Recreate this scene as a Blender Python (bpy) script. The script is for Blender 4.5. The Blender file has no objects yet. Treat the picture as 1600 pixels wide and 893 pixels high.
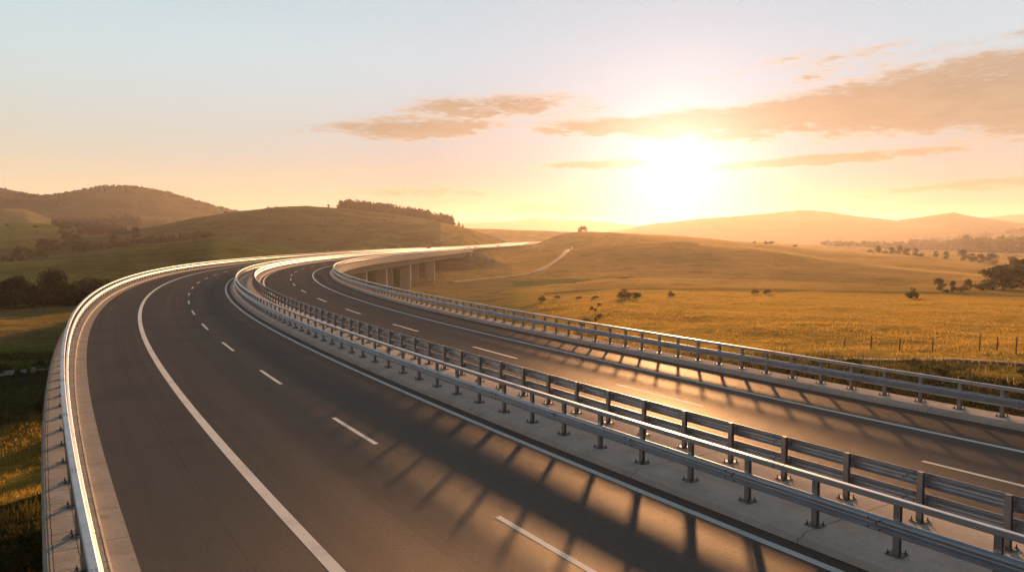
import bpy, math, random
import numpy as np
from mathutils import Vector, Euler

rng = np.random.default_rng(7)
random.seed(7)
sc = bpy.context.scene
COL = sc.collection

# ------------------------------------------------------------------ camera geometry (27 mm lens, drone 6.1 m above the carriageway)
F_PX, CAM_H = 1199.7, 6.1
PITCH = math.atan((446.5 - 371.6) / F_PX)
SUN_AZ, SUN_EL = math.radians(12.0), math.radians(7.7)

def ray(u, v):
    """bearing and slope of the sight line through a point of the photograph"""
    a, b = (u - 800) / F_PX, (446.5 - v) / F_PX
    c, s = math.cos(PITCH), math.sin(PITCH)
    x, y, z = a, c + b * s, -s + b * c
    h = math.hypot(x, y)
    return math.atan2(x, y), z / h

# ------------------------------------------------------------------ mesh helpers
class MB:
    def __init__(self):
        self.v, self.f, self.uv, self.mi = [], [], [], []
        self.n = 0
    def add(self, verts, faces, uvs=None, mi=0):
        self.v.extend([tuple(map(float, p)) for p in verts])
        for k, f in enumerate(faces):
            self.f.append([i + self.n for i in f])
            self.uv.append(uvs[k] if uvs else None)
            self.mi.append(mi)
        self.n += len(verts)
    def box(self, cx, cy, cz, sx, sy, sz, rot=None, mi=0, bev=0.0):
        hx, hy, hz = sx / 2, sy / 2, sz / 2
        P = [(x, y, z) for z in (-hz, hz) for y in (-hy, hy) for x in (-hx, hx)]
        if rot is not None:
            c, s = math.cos(rot), math.sin(rot)
            P = [(x * c - y * s, x * s + y * c, z) for x, y, z in P]
        P = [(x + cx, y + cy, z + cz) for x, y, z in P]
        self.add(P, [(0, 2, 3, 1), (4, 5, 7, 6), (0, 1, 5, 4), (2, 6, 7, 3), (0, 4, 6, 2), (1, 3, 7, 5)], mi=mi)
    def prism(self, poly, axis_pts, mi=0):
        """poly: list of 3D points, axis: offset vector -> closed prism"""
        n = len(poly)
        a = [Vector(p) for p in poly]
        o = Vector(axis_pts)
        self.add([tuple(p) for p in a] + [tuple(p + o) for p in a],
                 [tuple(range(n))[::-1], tuple(range(n, 2 * n))] + [(i, (i + 1) % n, n + (i + 1) % n, n + i) for i in range(n)], mi=mi)
    def tube(self, pts, radii, sides=6, mi=0):
        vs, fs = [], []
        for k, (p, r) in enumerate(zip(pts, radii)):
            p = Vector(p)
            d = Vector(pts[min(k + 1, len(pts) - 1)]) - Vector(pts[max(k - 1, 0)])
            d.normalize()
            e1 = d.orthogonal().normalized()
            e2 = d.cross(e1)
            for j in range(sides):
                t = 2 * math.pi * j / sides
                vs.append(tuple(p + (e1 * math.cos(t) + e2 * math.sin(t)) * r))
        for k in range(len(pts) - 1):
            for j in range(sides):
                fs.append((k * sides + j, k * sides + (j + 1) % sides, (k + 1) * sides + (j + 1) % sides, (k + 1) * sides + j))
        fs.append(tuple(range(sides))[::-1])
        fs.append(tuple(range((len(pts) - 1) * sides, len(pts) * sides)))
        self.add(vs, fs, mi=mi)
    def build(self, name, mats, parent=None, smooth=False):
        me = bpy.data.meshes.new(name)
        me.from_pydata(self.v, [], self.f)
        mats = mats if isinstance(mats, (list, tuple)) else [mats]
        for m in mats:
            me.materials.append(m)
        if any(self.mi):
            me.polygons.foreach_set('material_index', self.mi)
        if any(u is not None for u in self.uv):
            lay = me.uv_layers.new(name='UVMap')
            flat = []
            for u, f in zip(self.uv, self.f):
                flat.extend(u if u is not None else [(0, 0)] * len(f))
            lay.data.foreach_set('uv', np.array(flat, dtype=np.float32).ravel())
        if smooth:
            me.polygons.foreach_set('use_smooth', [True] * len(me.polygons))
        me.update()
        return link(name, me, parent)

def link(name, me, parent=None):
    o = bpy.data.objects.new(name, me)
    COL.objects.link(o)
    if parent is not None:
        o.parent = parent
    return o

def thing(name, label, cat, loc=(0, 0, 0), rz=0.0, group=None):
    o = bpy.data.objects.new(name, None)
    o.empty_display_size = 0.3
    COL.objects.link(o)
    o.location = loc[:3]
    o.rotation_euler = (0, 0, rz)
    o['label'], o['category'] = label, cat
    if group:
        o['group'] = group
    return o

def fast_mesh(name, V, Fq, mats, uv=None, smooth=False):
    """mesh from numpy arrays; Fq is an (n,3) or (n,4) index array"""
    me = bpy.data.meshes.new(name)
    n, k = Fq.shape
    me.vertices.add(len(V)); me.vertices.foreach_set('co', np.asarray(V, np.float32).ravel())
    me.loops.add(n * k); me.loops.foreach_set('vertex_index', np.asarray(Fq, np.int32).ravel())
    me.polygons.add(n)
    me.polygons.foreach_set('loop_start', np.arange(0, n * k, k, dtype=np.int32))
    if smooth:
        me.polygons.foreach_set('use_smooth', np.ones(n, dtype=bool))
    for m in (mats if isinstance(mats, (list, tuple)) else [mats]):
        me.materials.append(m)
    me.update(calc_edges=True)
    return me

# ------------------------------------------------------------------ materials
class NT:
    """small helper round a node tree"""
    def __init__(self, tree):
        self.t = tree
        self.t.nodes.clear()
    def n(self, typ, **kw):
        x = self.t.nodes.new(typ)
        for k, v in kw.items():
            if k.startswith('i_'):
                key = k[2:].replace('_', ' ')
                x.inputs[key].default_value = v
            else:
                setattr(x, k, v)
        return x
    def l(self, a, b):
        self.t.links.new(a, b)
    def math(self, op, a, b=None, c=None, clamp=False):
        x = self.n('ShaderNodeMath', operation=op)
        x.use_clamp = clamp
        for k, val in enumerate((a, b, c)):
            if val is None:
                continue
            if isinstance(val, (int, float)):
                x.inputs[k].default_value = val
            else:
                self.l(val, x.inputs[k])
        return x.outputs[0]
    def mix(self, fac, a, b, blend='MIX'):
        x = self.n('ShaderNodeMix', data_type='RGBA', blend_type=blend)
        for key, val in ((0, fac), (6, a), (7, b)):
            if isinstance(val, (int, float)):
                x.inputs[key].default_value = val
            elif isinstance(val, (tuple, list)):
                x.inputs[key].default_value = (*val[:3], 1)
            else:
                self.l(val, x.inputs[key])
        return x.outputs[2]
    def smooth(self, val, lo, hi, a=0.0, b=1.0):
        x = self.n('ShaderNodeMapRange', interpolation_type='SMOOTHSTEP')
        self.l(val, x.inputs[0])
        for k, q in enumerate((lo, hi, a, b)):
            x.inputs[k + 1].default_value = q
        return x.outputs[0]
    def noise(self, vec, scale, detail=4, rough=0.55, dist=0.0):
        x = self.n('ShaderNodeTexNoise')
        x.inputs['Scale'].default_value = scale
        x.inputs['Detail'].default_value = detail
        x.inputs['Roughness'].default_value = rough
        x.inputs['Distortion'].default_value = dist
        if vec is not None:
            self.l(vec, x.inputs['Vector'])
        return x.outputs[0]
    def scale(self, vec, sx, sy, sz):
        x = self.n('ShaderNodeMapping')
        x.inputs['Scale'].default_value = (sx, sy, sz)
        self.l(vec, x.inputs['Vector'])
        return x.outputs[0]

def new_mat(name):
    m = bpy.data.materials.new(name)
    m.use_nodes = True
    t = NT(m.node_tree)
    out = t.n('ShaderNodeOutputMaterial')
    return m, t, out

def principled(t, out, col, rough, metal=0.0, spec=0.5, bump=None, bdist=0.02, bstr=1.0):
    p = t.n('ShaderNodeBsdfPrincipled')
    for key, val in (('Base Color', col), ('Roughness', rough), ('Metallic', metal), ('Specular IOR Level', spec)):
        if isinstance(val, (int, float)):
            p.inputs[key].default_value = val
        elif isinstance(val, (tuple, list)):
            p.inputs[key].default_value = (*val[:3], 1)
        else:
            t.l(val, p.inputs[key])
    if bump is not None:
        b = t.n('ShaderNodeBump')
        b.inputs['Distance'].default_value = bdist
        b.inputs['Strength'].default_value = bstr
        t.l(bump, b.inputs['Height'])
        t.l(b.outputs[0], p.inputs['Normal'])
    t.l(p.outputs[0], out.inputs['Surface'])
    return p

def mat_asphalt():
    m, t, out = new_mat('asphalt')
    uv = t.n('ShaderNodeUVMap').outputs[0]
    pos = t.n('ShaderNodeNewGeometry').outputs['Position']
    fine = t.noise(pos, 42, 3, 0.7)
    grain = t.noise(pos, 150, 2, 0.6)
    big = t.noise(t.scale(uv, 0.35, 0.02, 1), 1.0, 4, 0.55)
    streak = t.noise(t.scale(uv, 2.2, 0.012, 1), 1.0, 3, 0.5)
    blotch = t.noise(pos, 0.28, 5, 0.6)
    c = t.mix(t.smooth(big, .35, .65), (.092, .071, .060), (.134, .101, .083))
    c = t.mix(t.smooth(streak, .42, .60), c, (.094, .070, .057))
    c = t.mix(t.math('MULTIPLY', t.smooth(blotch, .48, .68), .55), c, (.052, .047, .046))
    c = t.mix(t.math('MULTIPLY', t.smooth(fine, .50, .70), .8), c, (.17, .15, .135))
    mid = t.noise(pos, 11, 3, .75)
    c = t.mix(t.math('MULTIPLY', t.smooth(mid, .48, .64), .6), c, (.050, .044, .042))
    c = t.mix(t.math('MULTIPLY', t.smooth(grain, .62, .72), .8), c, (.26, .235, .21))
    c = t.mix(t.math('MULTIPLY', t.smooth(fine, .47, .30), .7), c, (.034, .031, .031))
    h = t.math('ADD', fine, t.math('MULTIPLY', grain, .6))
    sep = t.n('ShaderNodeSeparateXYZ'); t.l(uv, sep.inputs[0])
    fr = t.math('FRACT', t.math('DIVIDE', t.math('ADD', sep.outputs[0], t.math('MULTIPLY', big, .03)), 3.62))
    seam = t.math('LESS_THAN', t.math('ABSOLUTE', t.math('SUBTRACT', fr, .5)), .006)
    c = t.mix(t.math('MULTIPLY', seam, t.smooth(blotch, .35, .6, .1, .5)), c, (.03, .028, .028))
    b = t.n('ShaderNodeBump'); b.inputs['Distance'].default_value = .012; b.inputs['Strength'].default_value = .9
    t.l(h, b.inputs['Height'])
    d = t.n('ShaderNodeBsdfDiffuse'); d.inputs['Roughness'].default_value = .6
    t.l(c, d.inputs[0]); t.l(b.outputs[0], d.inputs['Normal'])
    g = t.n('ShaderNodeBsdfGlossy'); g.inputs['Color'].default_value = (1, .93, .86, 1)
    t.l(t.math('ADD', t.math('MULTIPLY', big, .2), .34), g.inputs['Roughness']); t.l(b.outputs[0], g.inputs['Normal'])
    mx = t.n('ShaderNodeMixShader'); mx.inputs[0].default_value = .055
    t.l(d.outputs[0], mx.inputs[1]); t.l(g.outputs[0], mx.inputs[2]); t.l(mx.outputs[0], out.inputs['Surface'])
    return m

def mat_paint():
    m, t, out = new_mat('road_paint')
    pos = t.n('ShaderNodeNewGeometry').outputs['Position']
    wear = t.noise(pos, 30, 4, .7)
    w2 = t.noise(pos, 1.2, 4, .6)
    c = t.mix(t.smooth(wear, .54, .74), (.84, .83, .80), (.46, .43, .40))
    c = t.mix(t.math('MULTIPLY', t.smooth(w2, .48, .7), .35), c, (.40, .38, .35))
    principled(t, out, c, .7, spec=.15, bump=wear, bdist=.004)
    return m

def mat_concrete(name, c1, c2, dark, joints=None, rough=.85):
    """weathered concrete; joints = list of ('u'|'v', spacing, width) in metres along the profile / along the road"""
    m, t, out = new_mat(name)
    pos = t.n('ShaderNodeNewGeometry').outputs['Position']
    n1 = t.noise(pos, .9, 6, .65)
    n2 = t.noise(pos, 14, 4, .7)
    n3 = t.noise(pos, 3.2, 5, .62, .6)
    c = t.mix(t.smooth(n1, .32, .68), c1, c2)
    c = t.mix(t.math('MULTIPLY', t.smooth(n3, .54, .74), .55), c, dark)
    c = t.mix(t.math('MULTIPLY', t.smooth(n2, .52, .72), .35), c, dark)
    h = t.math('ADD', n2, t.math('MULTIPLY', n3, .7))
    if joints:
        uvn = t.n('ShaderNodeUVMap').outputs[0]
        sep = t.n('ShaderNodeSeparateXYZ')
        t.l(uvn, sep.inputs[0])
        wob = t.math('MULTIPLY', t.math('SUBTRACT', t.noise(pos, 5, 2, .5), .5), .05)
        for ax, sp, w in joints:
            coord = t.math('ADD', sep.outputs[0 if ax == 'u' else 1], wob)
            fr = t.math('FRACT', t.math('DIVIDE', coord, sp))
            near = t.math('LESS_THAN', t.math('ABSOLUTE', t.math('SUBTRACT', fr, .5)), w / sp / 2)
            c = t.mix(t.math('MULTIPLY', near, .75), c, (.07, .062, .055))
            h = t.math('SUBTRACT', h, t.math('MULTIPLY', near, .8))
    principled(t, out, c, rough, spec=0.0, bump=h, bdist=.012, bstr=.7)
    return m

def mat_metal(name, base, rough, metal=.9):
    m, t, out = new_mat(name)
    pos = t.n('ShaderNodeNewGeometry').outputs['Position']
    n1 = t.noise(pos, 2.6, 4, .6)
    n2 = t.noise(pos, 1.7, 3, .5)
    dirt = t.noise(pos, 1.3, 5, .7)
    a = tuple(.86 * x for x in base)
    c = t.mix(t.smooth(n1, .35, .68), a, base)
    c = t.mix(t.math('MULTIPLY', t.smooth(dirt, .56, .82), .22), c, (.22, .20, .18))
    r = t.math('ADD', t.math('MULTIPLY', n2, .16), rough - .06)
    principled(t, out, c, r, metal)
    return m

def mat_leaf(name, c1, c2, trans=.4):
    m, t, out = new_mat(name)
    info = t.n('ShaderNodeObjectInfo')
    geo = t.n('ShaderNodeNewGeometry')
    r = t.math('FRACT', t.math('ADD', geo.outputs['Random Per Island'], t.math('MULTIPLY', info.outputs['Random'], .37)))
    c = t.mix(r, c1, c2)
    c = t.mix(t.math('MULTIPLY', info.outputs['Random'], .35), c, tuple(.6 * x for x in c1))
    d = t.n('ShaderNodeBsdfDiffuse'); t.l(c, d.inputs[0])
    tr = t.n('ShaderNodeBsdfTranslucent')
    t.l(t.mix(.5, c, tuple(min(1, 1.6 * x) for x in c2)), tr.inputs[0])
    mx = t.n('ShaderNodeMixShader'); mx.inputs[0].default_value = trans
    t.l(d.outputs[0], mx.inputs[1]); t.l(tr.outputs[0], mx.inputs[2])
    t.l(mx.outputs[0], out.inputs['Surface'])
    return m

def mat_plain(name, col, rough=.7, spec=.4, metal=0.0, ns=8, amt=.25):
    m, t, out = new_mat(name)
    pos = t.n('ShaderNodeNewGeometry').outputs['Position']
    n1 = t.noise(pos, ns, 5, .65)
    c = t.mix(t.smooth(n1, .3, .7), tuple((1 - amt) * x for x in col), col)
    principled(t, out, c, rough, metal, spec, bump=n1, bdist=.01)
    return m

def mat_terrain():
    m, t, out = new_mat('meadow')
    pos = t.n('ShaderNodeNewGeometry').outputs['Position']
    att = t.n('ShaderNodeVertexColor', layer_name='zone').outputs[0]
    n0 = t.noise(pos, .012, 5, .6)
    n1 = t.noise(pos, .09, 6, .68)
    n2 = t.noise(pos, 1.1, 6, .7)
    n3 = t.noise(t.scale(pos, .05, .35, .2), 1.0, 5, .6)
    c = t.mix(t.smooth(n0, .40, .62, 0, .42), att, (.10, .095, .030))
    c = t.mix(t.smooth(n1, .48, .66, 0, .75), c, t.mix(1.0, c, (.50, .55, .48), 'MULTIPLY'))
    c = t.mix(t.smooth(n1, .47, .30, 0, .60), c, t.mix(1.0, c, (1.45, 1.25, 1.0), 'MULTIPLY'))
    c = t.mix(t.smooth(n2, .48, .64, 0, .80), c, t.mix(1.0, c, (.45, .50, .42), 'MULTIPLY'))
    c = t.mix(t.smooth(n3, .50, .64, 0, .60), c, t.mix(1.0, c, (.60, .62, .55), 'MULTIPLY'))
    h = t.math('ADD', t.math('MULTIPLY', n2, .5), t.math('MULTIPLY', n1, 3.0))
    b = t.n('ShaderNodeBump'); b.inputs['Distance'].default_value = 1.1; b.inputs['Strength'].default_value = 1.0
    t.l(h, b.inputs['Height'])
    d = t.n('ShaderNodeBsdfPrincipled'); d.inputs['Roughness'].default_value = 1.0
    d.inputs['Specular IOR Level'].default_value = 0.0
    d.inputs['Sheen Weight'].default_value = .42; d.inputs['Sheen Roughness'].default_value = .45
    t.l(t.mix(1.0, c, (3.2, 2.9, 2.6), 'MULTIPLY'), d.inputs['Sheen Tint'])
    t.l(c, d.inputs['Base Color']); t.l(b.outputs[0], d.inputs['Normal'])
    t.l(d.outputs[0], out.inputs['Surface'])
    return m

M_ASPH, M_PAINT = mat_asphalt(), mat_paint()
M_CONC = mat_concrete('median_concrete', (.56, .48, .42), (.70, .60, .53), (.38, .32, .27), [('v', 5.0, .02)])
M_LEDGE = mat_concrete('ledge_paving', (.42, .38, .34), (.54, .49, .44), (.27, .24, .21), [('v', 1.0, .022), ('u', .42, .022)])
M_DECK = mat_concrete('bridge_concrete', (.42, .38, .33), (.50, .45, .39), (.30, .265, .225), [('v', 9.0, .05)])
M_PIER = mat_concrete('pier_concrete', (.58, .53, .47), (.68, .62, .55), (.42, .37, .32))
M_GALV = mat_metal('galvanised_steel', (.47, .53, .61), .47)
M_GALVD = mat_metal('galvanised_dull', (.34, .36, .385), .48)
M_BOLT = mat_metal('bolt_steel', (.075, .065, .06), .6, .3)
M_PLATE = mat_metal('plate_steel', (.22, .21, .20), .62, .35)
M_TERR = mat_terrain()
M_GRAVEL = mat_plain('gravel_track', (.13, .098, .062), .9, ns=1.5, amt=.35)
M_TRACK = mat_plain('worn_track', (.060, .050, .024), .95, ns=.6, amt=.4)
M_BARK = mat_plain('bark', (.09, .07, .05), .9, ns=6)
M_LEAF = mat_leaf('leaf_green', (.030, .042, .014), (.062, .075, .022), .45)
M_LEAFD = mat_leaf('leaf_dark', (.018, .026, .012), (.036, .044, .016), .25)
M_LEAFO = mat_leaf('leaf_olive', (.055, .058, .018), (.110, .100, .030), .4)
M_NEEDLE = mat_leaf('needle', (.014, .022, .011), (.030, .038, .016), .15)
M_GRASS = mat_leaf('dry_grass', (.30, .20, .045), (.46, .30, .070), .5)
M_GRASSG = mat_leaf('green_grass', (.045, .048, .016), (.10, .088, .026), .4)
M_WOOD = mat_plain('weathered_wood', (.13, .10, .075), .85, ns=10, amt=.4)
M_WIRE = mat_plain('fence_wire', (.22, .20, .18), .5, metal=.6)
M_WHITE = mat_plain('white_render', (.62, .63, .64), .75)
M_TAN = mat_plain('tan_render', (.46, .33, .20), .8)
M_CARW = mat_plain('car_white', (.72, .72, .71), .3, .6, amt=.05)
M_CARD = mat_plain('car_dark', (.05, .05, .06), .3, .6, amt=.05)
M_GLASS = mat_plain('car_glass', (.03, .03, .035), .12, .8, amt=.05)
M_TYRE = mat_plain('tyre', (.02, .02, .02), .9)
M_RED = mat_plain('tail_lamp', (.35, .02, .015), .3)

# ------------------------------------------------------------------ the road's centre line (edge line between left carriageway and median = offset 0)
KN = [0, 30, 60, 90, 120, 150, 180, 210, 240, 270, 300, 340, 380, 430, 500, 600, 700, 760, 900]
KV = [0.1709, 0.1976, 0.2862, 0.3232, 0.341, 0.4218, 0.3882, 0.2545, 0.1087, -0.1756, -0.111, 0.0703, 0.1335, 0.0674, -0.0232, -0.0482, -0.06, .25, .35]
ZK = [0, 60, 120, 180, 240, 270, 300, 360, 430, 500, 600, 700, 900]
ZV = [0, 0, .12, .15, .32, .45, .42, .15, -.1, -.12, .05, .4, .8]
S0, S1 = -70, 900
_s = np.arange(S0, S1 + 1.0)
_k = np.interp(_s, KN, KV) / 100
_i0 = -S0
_th = np.cumsum(_k); _th = _th - _th[_i0] + (-0.58879 + _k[_i0])
_x = np.cumsum(np.sin(_th)); _x = _x - _x[_i0] + 9.97825 + math.sin(_th[_i0])
_y = np.cumsum(np.cos(_th)); _y = _y - _y[_i0] + 7.65772 + math.cos(_th[_i0])
_z = np.interp(_s, ZK, ZV)
_z = np.convolve(np.pad(_z, 20, mode='edge'), np.ones(41) / 41, 'valid')

def P(s, o, z=0.0):
    th = np.interp(s, _s, _th)
    return (float(np.interp(s, _s, _x) + o * np.cos(th)), float(np.interp(s, _s, _y) - o * np.sin(th)), float(np.interp(s, _s, _z) + z))
def TH(s):
    return float(np.interp(s, _s, _th))

S_END = 392.0     # the viaduct's far abutment
A, LO = -10.772, -12.18
E_, H_, K_ = .481, 4.52, 14.10
RO = 15.32

def s_steps(a, b, fine=1.0, coarse=2.0, lim=140):
    out = [a]
    while out[-1] < b - 1e-6:
        out.append(min(b, out[-1] + (fine if -30 < out[-1] < lim else coarse)))
    return out

def sweep(mb, prof, a, b, closed=False, fine=1.0, coarse=2.0, mi=0):
    ss = s_steps(a, b, fine, coarse)
    n = len(prof)
    cum = [0.0]
    for p, q in zip(prof, prof[1:] + prof[:1]):
        cum.append(cum[-1] + math.hypot(q[0] - p[0], q[1] - p[1]))
    vs = [P(s, o, z) for s in ss for o, z in prof]
    fs, uv = [], []
    m = n if closed else n - 1
    for i in range(len(ss) - 1):
        for j in range(m):
            j2 = (j + 1) % n
            fs.append((i * n + j, i * n + j2, (i + 1) * n + j2, (i + 1) * n + j))
            uv.append([(cum[j], ss[i]), (cum[j + 1], ss[i]), (cum[j + 1], ss[i + 1]), (cum[j], ss[i + 1])])
    if closed:
        fs.append(tuple(range(n))[::-1]); uv.append([(0, 0)] * n)
        fs.append(tuple(range((len(ss) - 1) * n, len(ss) * n))); uv.append([(0, 0)] * n)
    mb.add(vs, fs, uv, mi)

# ------------------------------------------------------------------ terrain
TAZ = np.concatenate([np.arange(-180, -56, 3.0), np.arange(-56, 56, .22), np.arange(56, 180.1, 3.0)])
TAZ = np.radians(TAZ)
TR = 3.0 * (5600 / 3.0) ** (np.arange(331) / 330)

def ridge_xy(pts):
    a = []
    for u, v, D in pts:
        az, tz = ray(u, v)
        a.append((az, CAM_H + D * tz, D))
    a.sort()
    return np.array(a)

# crest lines: (u, v, distance) with front and back widths
RIDGES = [
    # near rounded meadow left of the road
    (ridge_xy([(-500, 440, 380), (-200, 428, 380), (0, 413, 385), (100, 402, 390), (200, 388, 400), (330, 373, 410), (400, 378, 420), (470, 392, 430), (540, 402, 440)]), 190, 120),
    # far meadow left
    (ridge_xy([(-500, 355, 900), (0, 348, 900), (80, 351, 900), (160, 359, 920), (230, 366, 940), (300, 366, 960), (380, 372, 960)]), 420, 260),
    # big hill with the wood
    (ridge_xy([(60, 384, 800), (150, 372, 800), (230, 357, 810), (300, 344, 820), (350, 336, 830), (420, 327, 830), (480, 323, 830), (530, 327, 820), (600, 333, 800), (660, 343, 780), (720, 356, 760), (770, 370, 720), (820, 383, 690)]), 400, 300),
    # low shoulder beside the far road
    (ridge_xy([(640, 385, 540), (700, 374, 560), (735, 366, 580), (770, 368, 600), (800, 376, 600), (830, 385, 600)]), 120, 120),
    # far left mountain and its shoulders
    (ridge_xy([(-600, 310, 1750), (-250, 296, 1750), (-60, 294, 1750), (0, 297, 1750), (45, 305, 1750), (75, 306, 1750), (110, 302, 1750), (150, 295, 1750), (205, 295, 1750), (250, 302, 1750), (300, 314, 1750), (350, 326, 1750), (420, 338, 1750), (520, 352, 1750)]), 650, 420),
    (ridge_xy([(-500, 315, 1400), (-100, 318, 1400), (0, 321, 1400), (40, 322, 1400), (80, 336, 1400), (110, 345, 1400)]), 420, 260),
    (ridge_xy([(150, 345, 1250), (210, 334, 1250), (260, 337, 1250), (320, 340, 1250), (400, 346, 1250), (470, 355, 1250)]), 300, 200),
    # sunny upland behind the far road
    (ridge_xy([(640, 352, 1250), (740, 357, 1250), (830, 360, 1250), (900, 362, 1250), (1000, 368, 1250), (1100, 376, 1250)]), 480, 300),
    # right field, near and far swells
    (ridge_xy([(800, 384, 700), (850, 374, 720), (880, 366, 720), (905, 363, 720), (960, 364, 720), (1050, 368, 710), (1150, 376, 700), (1250, 385, 680), (1290, 390, 670), (1400, 397, 640), (1500, 407, 610), (1580, 417, 580), (1700, 425, 560)]), 330, 260),
    (ridge_xy([(1060, 377, 470), (1180, 386, 460), (1300, 403, 440), (1400, 414, 420), (1550, 429, 400), (1700, 438, 390)]), 180, 70),
    # wooded rise at the right
    (ridge_xy([(1380, 384, 2000), (1450, 378, 2000), (1520, 371, 2000), (1600, 361, 2000), (1800, 350, 2000), (2100, 350, 2000)]), 350, 300),
    # far mountains right
    (ridge_xy([(920, 366, 3100), (960, 360, 3100), (1000, 352, 3100), (1050, 347, 3100), (1100, 341, 3100), (1150, 337, 3100), (1210, 332, 3100), (1262, 328, 3100), (1300, 331, 3100), (1345, 336, 3100), (1400, 342, 3100), (1430, 339, 3100), (1455, 336, 3100), (1490, 331, 3100), (1520, 336, 3100), (1600, 345, 3100), (1800, 352, 3100)]), 1300, 550),
    (ridge_xy([(600, 350, 4500), (720, 347, 4500), (790, 346, 4500), (835, 340, 4500), (870, 344, 4500), (900, 343, 4500), (950, 347, 4500), (1010, 352, 4500), (1100, 360, 4500)]), 900, 500),
    (ridge_xy([(1450, 352, 4500), (1530, 341, 4500), (1590, 334, 4500), (1700, 331, 4500), (1900, 340, 4500)]), 900, 500),
]
CREST_NOISE = rng.normal(0, 1, (len(RIDGES), len(TAZ)))

def smooth1(a, n):
    k = np.ones(n) / n
    return np.convolve(np.pad(a, n // 2, mode='wrap'), k, 'same')[n // 2: -(n // 2)] if n > 1 else a

def vnoise(x, y, sc_, seed):
    """value noise"""
    r = np.random.default_rng(seed)
    tab = r.random((256, 256))
    X, Y = x / sc_ + 1000, y / sc_ + 1000
    xi, yi = np.floor(X).astype(int), np.floor(Y).astype(int)
    fx, fy = X - xi, Y - yi
    fx, fy = fx * fx * (3 - 2 * fx), fy * fy * (3 - 2 * fy)
    g = lambda a, b: tab[a % 256, b % 256]
    return (g(xi, yi) * (1 - fx) + g(xi + 1, yi) * fx) * (1 - fy) + (g(xi, yi + 1) * (1 - fx) + g(xi + 1, yi + 1) * fx) * fy - .5

def u_az(u):
    return ray(u, 371)[0]

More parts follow.
